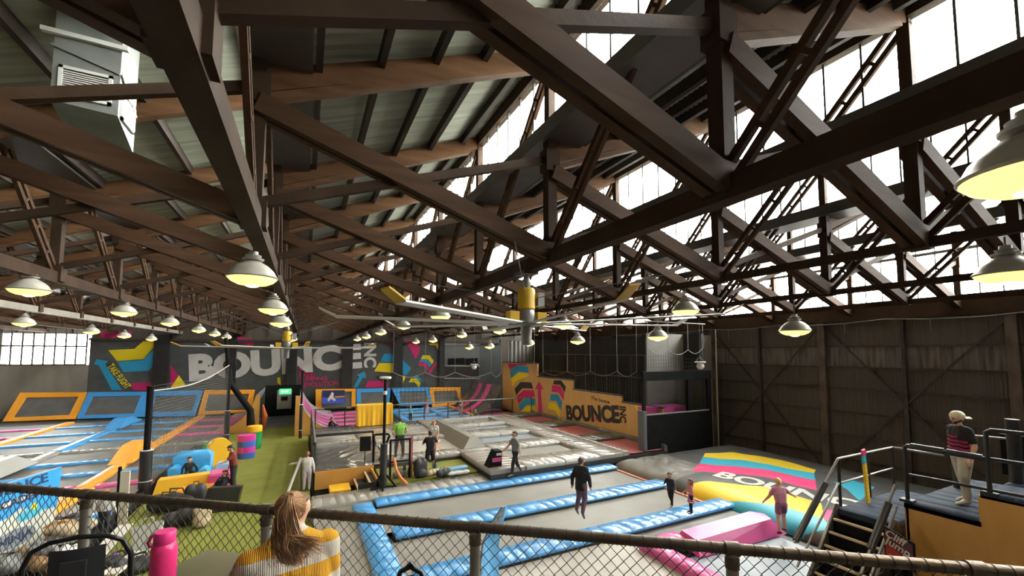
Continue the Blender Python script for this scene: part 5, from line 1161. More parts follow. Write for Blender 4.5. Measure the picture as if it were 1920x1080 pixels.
def body_mesh(prims, vox, mats, name, parent, it=3):
    """prims: ('c', mat, p0, p1, r0, r1) tapered limb or ('e', mat, centre, radii); fused to one skin, each face takes the material of the nearest prim."""
    mb = MB()
    for p in prims:
        if p[0] == 'c': caps_mesh(mb, p[2], p[3], p[4], p[5])
        else: mb.ball(p[2], p[3], 16, 12)
    raw = mb.mesh('raw', SK); o = bpy.data.objects.new(name, raw)
    rm = o.modifiers.new('r', 'REMESH'); rm.mode = 'VOXEL'; rm.voxel_size = vox; rm.adaptivity = 0
    sm = o.modifiers.new('s', 'SMOOTH'); sm.iterations = it; sm.factor = .45
    me = evaluated_mesh(o); C.objects.link(o); o.modifiers.clear(); o.data = me; bpy.data.meshes.remove(raw); me.name = name
    names = []
    for p in prims:
        if p[1] not in names: names.append(p[1])
    me.materials.clear()
    for n_ in names: me.materials.append(mats[n_])
    nf = len(me.polygons); cen = np.empty(nf*3); me.polygons.foreach_get('center', cen); cen = cen.reshape(-1, 3)
    best = np.full(nf, 1e9); idx = np.zeros(nf, int)
    for p in prims:
        if p[0] == 'c':
            a = np.array(p[2], float); b = np.array(p[3], float); ab_ = b-a; L2 = max(ab_.dot(ab_), 1e-9)
            t = np.clip((cen-a)@ab_/L2, 0, 1); dist = np.linalg.norm(cen-(a+t[:, None]*ab_), axis=1)-(p[4]+(p[5]-p[4])*t)
        else:
            c = np.array(p[2], float); r = np.array(p[3] if isinstance(p[3], (tuple, list)) else (p[3],)*3, float)
            q = (cen-c)/r; dist = (np.linalg.norm(q, axis=1)-1)*r.min()
        w = dist < best; best[w] = dist[w]; idx[w] = names.index(p[1])
    me.polygons.foreach_set('material_index', idx.astype(np.int32)); me.polygons.foreach_set('use_smooth', [True]*nf); me.update()
    o.parent = parent; return o
def V3(*a): return Vector(a)
def hand(pr, w, d, H, m='skin', curl=.5, side=1, palm=None):
    """Palm with four unequal bent fingers and a thumb; w wrist, d direction of the hand."""
    d = d.normalized(); ref = V3(0, 0, 1) if abs(d.z) < .8 else V3(0, 1, 0)
    s = d.cross(ref).normalized(); n = s.cross(d).normalized()
    pe = w+d*(.048*H)
    pr.append(('c', m, w, pe, .016*H, .017*H)); pr.append(('c', m, w+s*.009*H, pe+s*.012*H, .012*H, .012*H)); pr.append(('c', m, w-s*.009*H, pe-s*.012*H, .012*H, .012*H))
    for k, (off, ln) in enumerate(((-.018, .036), (-.006, .044), (.006, .047), (.018, .040))):
        b = pe+s*off*H; k1 = b+(d-n*curl*.35).normalized()*(ln*.55*H); k2 = k1+(d-n*curl*1.2).normalized()*(ln*.5*H)
        pr.append(('c', m, b, k1, .0058*H, .0055*H)); pr.append(('c', m, k1, k2, .0055*H, .0048*H))
    tb0 = w+s*(-.014*H*side)+d*.012*H; t1 = tb0+(d*.6-s*side*.8).normalized()*.024*H; t2 = t1+(d*.9-s*side*.25-n*.3*curl).normalized()*.022*H
    pr.append(('c', m, tb0, t1, .0075*H, .0065*H)); pr.append(('c', m, t1, t2, .0065*H, .0055*H))
def person(label, loc, heading, H, top, bottom, hair, shoes=(.03, .03, .03), pose=None, sleeves='short', legs='long', skin=None, hairstyle='short', bulk=1.0, female=False,
           child=False, vox=None, group=None, extras=None, feet=None, stripes=None, coat=False):
    P = dict(lean=.03, larm=((-.12, .05, -1), (-.05, .25, -1)), rarm=((.12, .05, -1), (.05, .25, -1)), lleg=((-.03, .03, -1), (0, -.04, -1)), rleg=((.03, .03, -1), (0, -.04, -1)), headturn=0.0, headtilt=0.0, root=None, twist=0.0)
    P.update(pose or {})
    t = thing('person', label, 'person', loc, rz=math.atan2(heading[1], heading[0])-math.pi/2, group=group)
    hs = 1.22 if child else 1.0
    mats = dict(skin=skin or SK, top=top, bottom=bottom, shoes=mat('shoe_%.2f_%.2f_%.2f' % shoes, shoes, .6) if isinstance(shoes, tuple) else shoes, eye=EYE, lip=LIP, sock=mat('sock_white', (.6, .6, .58), .8), extra=extras if extras else top)
    pr = []; th, sh = .245*H, .235*H
    if child: th *= .92; sh *= .92
    def leg(side, spec):
        hip = V3(side*.05*H, 0, 0); td = V3(*spec[0]).normalized(); sd = V3(*spec[1]).normalized(); knee = hip+td*th; ank = knee+sd*sh
        fd_ = V3(*spec[2]).normalized() if len(spec) > 2 else V3(0, 1, -.12).normalized()
        toe = ank+fd_*.10*H+V3(0, 0, -.022*H); return hip, knee, ank, toe, fd_
    Ls = leg(-1, P['lleg']); Rs = leg(1, P['rleg'])
    low = min(Ls[2].z, Rs[2].z, Ls[3].z+.01*H, Rs[3].z+.01*H)-.028*H
    pel = V3(0, 0, -low if P['root'] is None else P['root']*H)
    ln = P['lean']; up = V3(0, math.sin(ln), math.cos(ln)); fw = V3(0, math.cos(ln), -math.sin(ln)); tw = P['twist']; rt = V3(math.cos(tw), math.sin(tw), 0)
    ch = pel+up*(.20*H); shc = pel+up*(.285*H); sw = (.098 if female else .108)*H*(1 if not child else .95)
    b = bulk
    for Lg, side in ((Ls, -1), (Rs, 1)):
        hip, knee, ank, toe, fd_ = [x+pel if i < 4 else x for i, x in enumerate(Lg)]
        mid = hip.lerp(knee, .55)
        if legs == 'long':
            pr += [('c', 'bottom', hip, knee, .060*H*b, .044*H*b), ('c', 'bottom', knee, ank+V3(0, 0, .02*H), .043*H*b, .030*H*b)]
        elif legs == 'shorts':
            pr += [('c', 'bottom', hip, knee+V3(0, 0, .015*H), .062*H, .056*H), ('c', 'skin', knee, knee.lerp(ank, .4), .037*H, .037*H), ('c', 'skin', knee.lerp(ank, .4), ank, .036*H, .022*H)]
        elif legs == 'bare':
            pr += [('c', 'bottom', hip, mid, .060*H, .056*H), ('c', 'skin', mid, knee, .046*H, .037*H), ('c', 'skin', knee, knee.lerp(ank, .4), .036*H, .036*H), ('c', 'skin', knee.lerp(ank, .4), ank, .036*H, .022*H)]
        pr += [('c', 'shoes', ank+V3(0, 0, -.004*H), ank+fd_*.04*H+V3(0, 0, -.012*H), .027*H, .024*H), ('c', 'shoes', ank+fd_*.03*H+V3(0, 0, -.016*H), toe, .023*H, .017*H), ('c', 'shoes', ank, ank-fd_*.018*H+V3(0, 0, -.014*H), .022*H, .019*H)]
    for s in (-1, 0, 1):
        pr.append(('c', 'bottom', pel+rt*(s*.035*H)+V3(0, 0, -.01*H), pel+rt*(s*.035*H)+up*.05*H, .062*H*b, .060*H*b))
        pr.append(('c', 'top', pel+rt*(s*.034*H)+up*.055*H, ch+rt*(s*.050*H), .063*H*b, .068*H*b))
        pr.append(('c', 'top', ch+rt*(s*.052*H), shc+rt*(s*.05*H)-up*.015*H, .066*H*b, .050*H*b))
    pr.append(('c', 'top', shc-rt*sw*.92-up*.012*H, shc+rt*sw*.92-up*.012*H, .042*H*b, .042*H*b))
    if female and not child:
        for s in (-1, 1): pr.append(('e', 'top', tuple(ch+rt*(s*.045*H)+fw*.05*H+up*.02*H), (.038*H, .036*H, .036*H)))
    for side, spec in ((-1, P['larm']), (1, P['rarm'])):
        S = shc+rt*(side*sw)-up*.015*H; ud = V3(*spec[0]).normalized(); fd2 = V3(*spec[1]).normalized(); E_ = S+ud*(.165*H); Wp = E_+fd2*(.14*H)
        if sleeves == 'short': pr += [('c', 'top', S, S.lerp(E_, .62), .038*H*b, .036*H*b), ('c', 'skin', S.lerp(E_, .55), E_, .029*H, .026*H), ('c', 'skin', E_, Wp, .026*H, .018*H)]
        elif sleeves == 'none': pr += [('c', 'skin', S, E_, .031*H, .026*H), ('c', 'skin', E_, Wp, .026*H, .018*H)]
        else: pr += [('c', 'top', S, E_, .038*H*b, .034*H*b), ('c', 'top', E_, Wp, .033*H*b, .026*H*b)]
        hand(pr, Wp, fd2 if len(spec) < 3 else V3(*spec[2]), H*(.95 if not child else .9), curl=.6, side=side)
    nk = shc+up*.015*H; ht = P['headtilt']; hu = (up+fw*ht).normalized(); hc = nk+up*(.045*H)+hu*(.058*H*hs)
    ca, sa = math.cos(P['headturn']), math.sin(P['headturn']); hf = (fw*ca+rt*sa).normalized(); hf = (hf-hu*hf.dot(hu)).normalized(); hr = hf.cross(hu)
    q = H*hs
    pr += [('c', 'skin', nk-up*.01*H, hc-hu*.03*q, .030*H, .028*H), ('c', 'skin', hc-hf*.008*q, hc+hf*.012*q+hu*.006*q, .053*q, .050*q), ('c', 'skin', hc+hu*.02*q-hf*.006*q, hc+hu*.022*q+hf*.008*q, .048*q, .046*q), ('c', 'skin', hc+hf*.022*q-hu*.030*q, hc+hf*.030*q-hu*.045*q, .034*q, .023*q),
           ('c', 'skin', hc+hf*.056*q+hu*.004*q, hc+hf*.068*q-hu*.012*q, .006*q, .009*q)]
    for s in (-1, 1):
        pr.append(('c', 'skin', hc+hr*(s*.052*q)-hu*.002*q, hc+hr*(s*.056*q)-hu*.016*q-hf*.002*q, .010*q, .007*q))
        pr.append(('e', 'eye', tuple(hc+hr*(s*.020*q)+hf*.055*q+hu*.004*q), (.008*q,)*3))
    pr.append(('c', 'lip', hc+hf*.054*q-hu*.030*q-hr*.012*q, hc+hf*.054*q-hu*.030*q+hr*.012*q, .0055*q, .0055*q))
    if coat:
        for s in range(12):
            a = 2*math.pi*s/12; pr.append(('c', 'top', pel+up*.05*H+V3(math.cos(a)*.05*H, math.sin(a)*.03*H, 0), pel+V3(math.cos(a)*.082*H, math.sin(a)*.06*H, -.075*H), .055*H, .030*H))
    if legs == 'dress' or stripes == 'dress':
        for s in range(12):
            a = 2*math.pi*s/12; pr.append(('c', 'top', pel+up*.06*H, pel+V3(math.cos(a)*.085*H, math.sin(a)*.075*H, -.16*H), .05*H, .028*H))
        for Lg in (Ls, Rs):
            hip, knee, ank, toe, fd_ = [x+pel if i < 4 else x for i, x in enumerate(Lg)]
            pr += [('c', 'bottom', hip, knee, .048*H, .036*H), ('c', 'bottom', knee, ank, .035*H, .024*H)]
    body_mesh(pr, vox or .0085*H, mats, 'body', t)
    # hair
    hp = []; hm = mat('hair_%.2f_%.2f_%.2f' % hair, hair, .5, col2=tuple(c*1.5 for c in hair), scale=20, stretch=(1, 1, .3), bump=.3)
    if hairstyle != 'cap':
        hp += [('c', 'h', hc-hf*.016*q+hu*.018*q, hc-hf*.004*q+hu*.026*q, .056*q, .052*q), ('c', 'h', hc-hf*.024*q-hu*.012*q, hc-hf*.018*q+hu*.02*q, .046*q, .052*q), ('c', 'h', hc+hf*.034*q+hu*.045*q-hr*.02*q, hc+hf*.034*q+hu*.045*q+hr*.02*q, .020*q, .020*q)]
        if hairstyle == 'long': hp += [('c', 'h', hc-hf*.035*q, nk-fw*.045*H-up*.03*H, .045*q, .035*H)]+[('c', 'h', hc+hr*(s*.045*q)-hf*.012*q, nk+hr*(s*.05*q)-up*.02*H, .020*q, .020*H) for s in (-1, 1)]
        if hairstyle == 'bun': hp += [('e', 'h', tuple(hc-hf*.05*q+hu*.045*q), (.028*q,)*3)]
        if hairstyle == 'pony': hp += [('c', 'h', hc-hf*.06*q+hu*.02*q, hc-hf*.085*q-hu*.07*q, .020*q, .012*q)]
        body_mesh(hp, .0075*H, dict(h=hm), 'hair', t)
    else:
        hp += [('c', 'h', hc-hf*.012*q+hu*.020*q, hc+hf*.006*q+hu*.026*q, .059*q, .056*q)]
        body_mesh(hp, .0075*H, dict(h=hm), 'cap', t)
        br = MB()
        def bf(u, v): return hc-hf*(.05*q+.065*q*v)+hr*((u-.5)*.085*q*(1-.25*v))+hu*(.004*q-.012*q*v-.02*q*(2*u-1)**2)
        br.grid(bf, 8, 5); bo_ = br.build('cap_peak', hm, t, smooth=True, recalc=False); sd_ = bo_.modifiers.new('s', 'SOLIDIFY'); sd_.thickness = .006
    return t, dict(pel=pel, shc=shc, hc=hc, hf=hf, hu=hu, hr=hr, up=up, fw=fw)
PG = 'people on the trampolines'
C_red = cloth('maroon', (.22, .035, .025)); C_dark = cloth('charcoal', (.022, .021, .022)); C_white = cloth('white', (.60, .58, .56)); C_green = cloth('lime_green', (.19, .42, .06)); C_black = cloth('black', (.012, .012, .013))
C_grey = cloth('grey', (.20, .205, .20)); C_pinkt = cloth('pink', (.62, .27, .36)); C_mauve = cloth('mauve', (.33, .13, .24)); C_plum = cloth('plum_print', (.14, .08, .11), 40); C_navy = cloth('navy', (.018, .022, .035)); C_cream = cloth('cream', (.50, .45, .35))
q = atz(436, 921, -.3)
person('man in maroon polo shirt and dark trousers reaching left towards the child', (q.x, q.y, -.3), (-1, -.25), 1.80, C_red, C_dark, (.035, .025, .02), shoes=(.62, .58, .12), group=PG, bulk=1.14,
       pose=dict(lean=.12, headtilt=.35, larm=((-.1, .75, -.7), (.1, .95, -.25)), rarm=((.3, -.1, -1), (-.2, .35, -.9)), lleg=((-.12, .06, -1), (-.05, -.05, -1)), rleg=((.12, -.05, -1), (.06, -.12, -1))))
q = atz(366, 897, -.3)
person('dark haired child in black top sitting inside the blue foam block', (-4.15, 21.55, -.3), (.45, -1), 1.25, C_black, C_dark, (.02, .015, .012), group=PG, child=True, hairstyle='short', sleeves='long',
       pose=dict(root=.36, lean=.1, lleg=((-.25, .95, -.1), (-.05, .15, -1)), rleg=((.25, .95, -.1), (.05, .15, -1)), larm=((-.5, .1, -.8), (-.1, .3, -.9)), rarm=((.5, .1, -.8), (.1, .4, -.8))))
person('smiling woman in dark jacket reclining in front of the orange mat', (-2.75, 19.35, -.3), (-.6, -1), 1.65, C_navy, C_black, (.10, .05, .03), group=PG, female=True, sleeves='long', hairstyle='long',
       pose=dict(root=.07, lean=-.45, headtilt=.5, lleg=((-.15, .9, .35), (0, .75, -.6)), rleg=((.15, .95, .2), (0, .85, -.35)), larm=((-.5, -.3, -.8), (-.1, -.4, -.7)), rarm=((.35, .4, -.8), (-.3, .8, -.1))))
person('girl in white hooded top and pale trousers holding the pale handrail', (.22, 18.35, -.3), (.1, 1), 1.50, C_white, cloth('pale_lilac', (.52, .47, .52)), (.20, .105, .045), shoes=(.45, .42, .40), group=PG, child=False, female=True, sleeves='long', hairstyle='pony', bulk=1.08,
       pose=dict(larm=((-.85, .1, -.5), (-.95, .15, -.1)), rarm=((.3, 0, -1), (.12, .1, -1)), lleg=((-.03, .0, -1), (0, -.04, -1)), rleg=((.05, .08, -1), (.02, -.12, -1))))
q = atz(750, 860, .54)
person('man in lime green shirt and black trousers seen from behind', (q.x, q.y+.15, .54), (-.1, 1), 1.76, C_green, C_black, (.03, .02, .015), shoes=(.05, .05, .05), group=PG, bulk=1.05,
       pose=dict(headtilt=.2, larm=((-.45, -.1, -.9), (.35, .55, -.55)), rarm=((.45, -.1, -.9), (-.35, .55, -.6)), lleg=((-.13, .02, -1), (-.05, -.03, -1)), rleg=((.13, .02, -1), (.05, -.03, -1))))
q = atz(806, 884, .22)
person('boy in black shirt and shorts holding up a phone on the sunken turf', (q.x, q.y, .22), (.25, 1), 1.66, C_black, C_black, (.02, .015, .012), shoes=(.04, .04, .05), group=PG, legs='shorts',
       pose=dict(larm=((-.4, .35, -.8), (.1, .5, .85)), rarm=((.45, .5, -.7), (.3, .9, .1)), lleg=((-.10, .0, -1), (-.02, -.03, -1)), rleg=((.12, .05, -1), (.03, -.08, -1))))
q = atz(817, 857, .54)
person('girl in white shirt and shorts with pink shoes facing the boy in black', (q.x, q.y+.35, .54), (-.45, -1), 1.55, C_white, cloth('peach', (.55, .33, .26)), (.22, .11, .05), shoes=(.70, .20, .30), group=PG, legs='bare', hairstyle='bun', female=True,
       pose=dict(headtilt=.3, larm=((-.2, .15, -1), (.1, .5, -.8)), rarm=((.25, .1, -1), (-.1, .4, -.85))))
q = atz(966, 893, .18)
person('man in grey shirt and dark jeans striding left across the silver pads', (q.x, q.y, .18), (-1, .05), 1.78, C_grey, C_dark, (.035, .022, .015), shoes=(.30, .24, .18), group=PG,
       pose=dict(lean=.04, larm=((-.15, -.35, -.95), (-.1, -.05, -1)), rarm=((.18, .55, -.85), (.05, .75, -.65)), lleg=((-.02, .32, -.95), (0, .10, -1)), rleg=((.02, -.22, -.97), (0, -.42, -.9), (0, 1, -.45))))
q = atz(1090, 990, 0)
person('woman in black coat and plum leggings caught mid jump above the trampoline bed', (q.x, q.y, .30), (1, .5), 1.66, C_black, C_plum, (.08, .045, .025), shoes=(.20, .15, .13), group=PG, female=True, sleeves='long', bulk=1.12, hairstyle='bun', coat=True,
       pose=dict(lean=.06, larm=((-.35, -.25, -.9), (-.1, .1, -1)), rarm=((.3, .1, -1), (.0, .3, -.95)), lleg=((-.10, .30, -1), (-.05, -.35, -.95), (0, .7, -.7)), rleg=((.08, .02, -1), (.04, -.45, -.92), (0, .6, -.8))))
q = atz(1258, 950, 0)
person('small boy in navy top and black trousers walking left on the trampoline', (q.x, q.y, 0.0), (-1, -.25), 1.15, C_navy, C_black, (.045, .025, .015), shoes=(.32, .22, .16), group=PG, child=True, sleeves='long',
       pose=dict(lean=.1, larm=((-.5, .45, -.7), (-.5, .75, -.4)), rarm=((.55, -.5, -.7), (.5, -.6, -.5)), lleg=((-.05, .25, -.95), (0, -.05, -1)), rleg=((.06, -.28, -.95), (0, -.45, -.9), (0, 1, -.5))))
def stripe_mat(name, c1, c2, freq, axis=2, rib=0.0, ribf=0.0, thresh=.5, off=0.0):
    m = bpy.data.materials.new(name); m.use_nodes = True; nt = m.node_tree; b = nt.nodes['Principled BSDF']; b.inputs['Roughness'].default_value = .9
    tc = nt.nodes.new('ShaderNodeTexCoord'); sx_ = nt.nodes.new('ShaderNodeSeparateXYZ'); nt.links.new(tc.outputs['Object'], sx_.inputs[0])
    mu = nt.nodes.new('ShaderNodeMath'); mu.operation = 'MULTIPLY_ADD'; mu.inputs[1].default_value = freq; mu.inputs[2].default_value = off; nt.links.new(sx_.outputs[axis], mu.inputs[0])
    fr = nt.nodes.new('ShaderNodeMath'); fr.operation = 'FRACT'; nt.links.new(mu.outputs[0], fr.inputs[0])
    gt = nt.nodes.new('ShaderNodeMath'); gt.operation = 'GREATER_THAN'; gt.inputs[1].default_value = thresh; nt.links.new(fr.outputs[0], gt.inputs[0])
    mx = nt.nodes.new('ShaderNodeMix'); mx.data_type = 'RGBA'; mx.inputs[6].default_value = (*c1, 1); mx.inputs[7].default_value = (*c2, 1)
    nt.links.new(gt.outputs[0], mx.inputs[0]); nt.links.new(mx.outputs[2], b.inputs['Base Color'])
    if rib:
        s2 = nt.nodes.new('ShaderNodeMath'); s2.operation = 'MULTIPLY'; s2.inputs[1].default_value = ribf; nt.links.new(sx_.outputs[0], s2.inputs[0])
        sn = nt.nodes.new('ShaderNodeMath'); sn.operation = 'SINE'; nt.links.new(s2.outputs[0], sn.inputs[0])
        bp_ = nt.nodes.new('ShaderNodeBump'); bp_.inputs['Strength'].default_value = rib; bp_.inputs['Distance'].default_value = .004; nt.links.new(sn.outputs[0], bp_.inputs['Height']); nt.links.new(bp_.outputs[0], b.inputs['Normal'])
    return m
q = atz(1296, 962, .24)
person('small girl in red and white striped dress standing on the blue pad', (q.x, q.y, .23), (-.8, .5), 1.05, stripe_mat('red_striped_cotton', (.45, .05, .08), (.60, .50, .46), 16), C_navy, (.16, .075, .035), shoes=(.02, .02, .03), group=PG, child=True, hairstyle='long', legs='dress', sleeves='short',
       pose=dict(larm=((-.2, .35, -.9), (.2, .6, -.3)), rarm=((.2, .3, -.9), (-.15, .65, -.3))))
q = atz(1467, 1003, .12)
person('blonde girl in pink shirt and mauve shorts running beside the airbag', (q.x, q.y, .14), (.55, 1), 1.48, C_pinkt, C_mauve, (.50, .33, .14), shoes=(.035, .035, .04), group=PG, legs='bare', hairstyle='pony', female=True, bulk=1.05,
       pose=dict(lean=.18, larm=((-.45, .15, -.85), (-.2, .5, -.6)), rarm=((.75, .35, -.55), (.8, .45, -.45)), lleg=((-.10, -.05, -1), (-.03, -.32, -.95), (0, 1, -.35)), rleg=((.10, .30, -.95), (.03, -.12, -1))))
tm, J = person('bearded man in cream cap, black and magenta shirt and cream trousers on the platform', (11.75, 3.42, 2.16), (-.85, .62), 1.80, C_black, C_cream, (.62, .55, .40), shoes=(.66, .62, .52), group=PG, hairstyle='cap', bulk=1.10, extras=cloth('magenta', (.36, .02, .09)),
       pose=dict(lean=.02, headtilt=.15, larm=((-.2, -.15, -1), (-.05, .35, -.9)), rarm=((.35, -.35, -.9), (.3, -.75, -.45)), lleg=((-.06, .16, -1), (-.02, -.05, -1)), rleg=((.06, -.16, -1), (.02, -.22, -1))))
# magenta chevrons and beard of the capped man
C_mag = cloth('magenta', (.36, .02, .09))
beard = body_mesh([('c', 'h', J['hc']+J['hf']*.028*1.8-J['hu']*.040*1.8, J['hc']+J['hf']*.034*1.8-J['hu']*.052*1.8, .030*1.8, .020*1.8), ('c', 'h', J['hc']+J['hr']*.045*1.8-J['hu']*.02*1.8, J['hc']+J['hf']*.03*1.8-J['hu']*.045*1.8, .014*1.8, .02*1.8), ('c', 'h', J['hc']-J['hr']*.045*1.8-J['hu']*.02*1.8, J['hc']+J['hf']*.03*1.8-J['hu']*.045*1.8, .014*1.8, .02*1.8)], .012, dict(h=mat('beard_dark', (.03, .02, .015), .7)), 'beard', tm)
for k in range(5):
    z = J['pel'].z+.10+.075*k
    def chev(u, v, z=z):
        a = math.pi*(.02+.96*u)+math.pi if False else 2*math.pi*u; return Vector((math.cos(a)*.225, math.sin(a)*.142+.01, z+.045*v+.04*abs(((u*6) % 1)-.5)))
    if k < 4: MB().grid(chev, 48, 1).build('magenta_chevron', C_mag, tm, smooth=True, recalc=False)
me = text_mesh('back_print', 'BO', .09, M_pod, .002, .003); o = link('back_print', me, tm); o.matrix_local = frame_mat((.02, -.155, J['shc'].z-.12), (1, 0, 0), (0, 0, 1))
q = atz(868, 785, .1)
person('boy in grey walking left behind the long handrail', (10.9, 30.4, .05), (-1, -.2), 1.55, C_grey, C_grey, (.10, .06, .03), shoes=(.25, .15, .12), group=PG, vox=.018, pose=dict(larm=((-.5, .55, -.6), (-.3, .8, .2)), rarm=((.3, -.2, -.9), (.2, .2, -.95)), lleg=((-.05, .3, -.95), (0, .05, -1)), rleg=((.05, -.25, -.95), (0, -.4, -.9))))
person('child in grey sitting on the pad behind the handrail', (11.9, 29.9, .05), (-.6, -1), 1.35, cloth('olive_grey', (.17, .19, .16)), C_pinkt, (.16, .09, .05), group=PG, vox=.018, child=True, legs='bare', pose=dict(root=.07, lean=.35, lleg=((-.3, .9, .35), (.1, .5, -.8)), rleg=((.5, .8, .1), (.2, .9, -.2)), larm=((-.4, .4, -.8), (.1, .8, -.3)), rarm=((.4, .5, .6), (-.3, .2, .9))))
person('child in salmon top jumping on the far blue lanes', (9.0, 33.2, .1), (.2, -1), 1.25, cloth('salmon', (.50, .20, .17)), C_pinkt, (.30, .16, .08), group=PG, vox=.018, child=True, legs='bare', pose=dict(larm=((-.8, .2, -.2), (-.5, .4, .5)), rarm=((.8, .2, -.2), (.5, .4, .5))))
person('child in cyan top on the far blue lanes behind the man in green', (7.2, 31.2, .0), (.1, -1), 1.15, cloth('cyan', (.06, .33, .40)), C_navy, (.30, .20, .10), group=PG, vox=.018, child=True, pose=dict(rarm=((.6, .4, .4), (.2, .4, .9))))
person('person in dark clothes sitting at the foot of the pink banded wall', (1.6, 29.35, .02), (.8, -.6), 1.6, C_dark, C_dark, (.03, .02, .015), shoes=(.5, .5, .5), group=PG, vox=.018, sleeves='long', pose=dict(root=.09, lean=.15, lleg=((-.12, .75, .6), (0, .35, -.95)), rleg=((.12, .85, .4), (0, .5, -.85)), rarm=((.5, .6, .2), (.4, .6, .6)), larm=((-.3, .5, -.7), (.1, .8, .1))))
q = atz(193, 1003, -.3)
person('red haired child in white shirt behind the left fence post', (q.x, q.y, -.3), (.2, 1), 1.32, C_white, C_dark, (.28, .10, .04), group=PG, vox=.016, child=True, sleeves='long', pose=dict(larm=((-.3, .1, -.9), (0, .4, -.8)), rarm=((.3, .1, -.9), (0, .4, -.8))))

# ------------------------------------------------------------------ woman with ponytail at the fence
ww = thing('person', 'woman with long fair ponytail in mustard and white striped jumper watching over the fence', 'person', group='people at the mezzanine fence')
Hd = 2.2
hc = campt(551, 953, Hd); Rsh = campt(614, 1014, 2.28); Lsh = campt(468, 1056, 2.06); nkb = campt(548, 1008, 2.17)
uax = (Rsh-Lsh).normalized(); upv = (Vector((0, 0, 1))-uax*uax.z).normalized(); bk = uax.cross(upv).normalized()
if bk.dot(Vector((.45, .89, 0))) > 0: bk = -bk                        # points to the camera (her back)
fwv = -bk
hfv = (Vector((.45, .89, 0))*.75+Vector(RW[:, 0])*.60); hfv.z = 0; hfv = (hfv.normalized()-Vector((0, 0, .12))).normalized(); huv = (Vector((0, 0, 1))-hfv*hfv.z).normalized(); hrv = hfv.cross(huv)
mid = (Rsh+Lsh)/2; pel = mid-upv*.46-fwv*.10; pel.z = max(pel.z, 3.70)
W_J = stripe_mat('mustard_white_knit', (.70, .35, .02), (.66, .60, .52), 1/.18, axis=1, rib=.55, ribf=800, thresh=.5, off=.889)
wm = dict(skin=mat('fair_skin', (.66, .40, .29), .5), top=W_J, bottom=C_dark, shoes=C_black, eye=EYE, lip=LIP)
pr = []
for s in (-1, -.5, 0, .5, 1):
    pr.append(('c', 'top', mid+uax*(s*.125)-upv*.05-bk*.02, mid+uax*(s*.10)-upv*.26, .085, .105)); pr.append(('c', 'top', mid+uax*(s*.10)-upv*.26, pel+uax*(s*.10)+upv*.04, .105, .125))
pr.append(('c', 'top', Lsh, Rsh, .062, .062)); pr.append(('c', 'top', Lsh+upv*.01+uax*.06, nkb+upv*.012-uax*.02, .058, .055)); pr.append(('c', 'top', Rsh+upv*.005-uax*.05, nkb+upv*.012+uax*.02, .058, .055))
Lel = Lsh-uax*.08-upv*.22+fwv*.12; Lw = Lel+fwv*.20+uax*.10+upv*.06; Rel = Rsh+uax*.02-upv*.25+fwv*.05; Rw = Rel+fwv*.22-uax*.06+upv*.04
for S, E_, Wp, sd_ in ((Lsh, Lel, Lw, -1), (Rsh, Rel, Rw, 1)):
    pr += [('c', 'top', S, E_, .066, .060), ('c', 'top', E_, Wp, .058, .045)]; hand(pr, Wp, (Wp-E_), 1.62, side=sd_)
for s in (-1, 1):
    hip = pel+uax*(s*.09); kn = hip+fwv*.40-Vector((0, 0, .03)); an = kn+fwv*.02-Vector((0, 0, .42)); an.z = max(an.z, 3.03)
    pr += [('c', 'bottom', hip, kn, .085, .062), ('c', 'bottom', kn, an, .058, .042), ('c', 'shoes', an-Vector((0, 0, .03)), an+fwv*.13-Vector((0, 0, .05)), .038, .030)]
pr += [('c', 'bottom', pel-uax*.07, pel+uax*.07, .12, .12)]
KH = .83                                                             # head scale
pr += [('c', 'skin', nkb-upv*.02, hc-huv*.05, .046, .042), ('c', 'skin', hc-hfv*.012*KH, hc+(hfv*.02+huv*.01)*KH, .082*KH, .078*KH), ('c', 'skin', hc+(hfv*.035-huv*.05)*KH, hc+(hfv*.05-huv*.075)*KH, .054*KH, .036*KH), ('c', 'skin', hc+(hfv*.09+huv*.006)*KH, hc+(hfv*.108-huv*.02)*KH, .009*KH, .013*KH)]
for s in (-1, 1):
    pr.append(('c', 'skin', hc+(hrv*(s*.083)-huv*.004+hfv*.005)*KH, hc+(hrv*(s*.088)-huv*.028)*KH, .015*KH, .010*KH)); pr.append(('e', 'eye', tuple(hc+(hrv*(s*.032)+hfv*.088+huv*.006)*KH), (.012*KH,)*3))
pr.append(('c', 'lip', hc+(hfv*.086-huv*.048-hrv*.018)*KH, hc+(hfv*.086-huv*.048+hrv*.018)*KH, .008*KH, .008*KH))
bo_ = body_mesh(pr, .0105, wm, 'body', ww, it=4)
# make the stripes follow her tilted torso: the mesh is re-expressed in a frame lined up with her shoulders
Mt = frame_mat(mid, uax, upv); bo_.data.transform(Mt.inverted()); bo_.matrix_world = Mt
def hair_mat(name, root, mid_, tip):
    m = bpy.data.materials.new(name); m.use_nodes = True; n = m.node_tree; b = n.nodes['Principled BSDF']; b.inputs['Roughness'].default_value = .42
    t = n.nodes.new('ShaderNodeTexCoord'); s = n.nodes.new('ShaderNodeSeparateXYZ'); c = n.nodes.new('ShaderNodeValToRGB'); mr = n.nodes.new('ShaderNodeMapRange')
    n.links.new(t.outputs['Object'], s.inputs[0]); n.links.new(s.outputs['Z'], mr.inputs[0]); mr.inputs['From Min'].default_value = -.24; mr.inputs['From Max'].default_value = .08
    c.color_ramp.elements[0].color = (*tip, 1); c.color_ramp.elements[1].color = (*root, 1); c.color_ramp.elements.new(.55).color = (*mid_, 1); n.links.new(mr.outputs[0], c.inputs[0]); n.links.new(c.outputs[0], b.inputs['Base Color']); return m
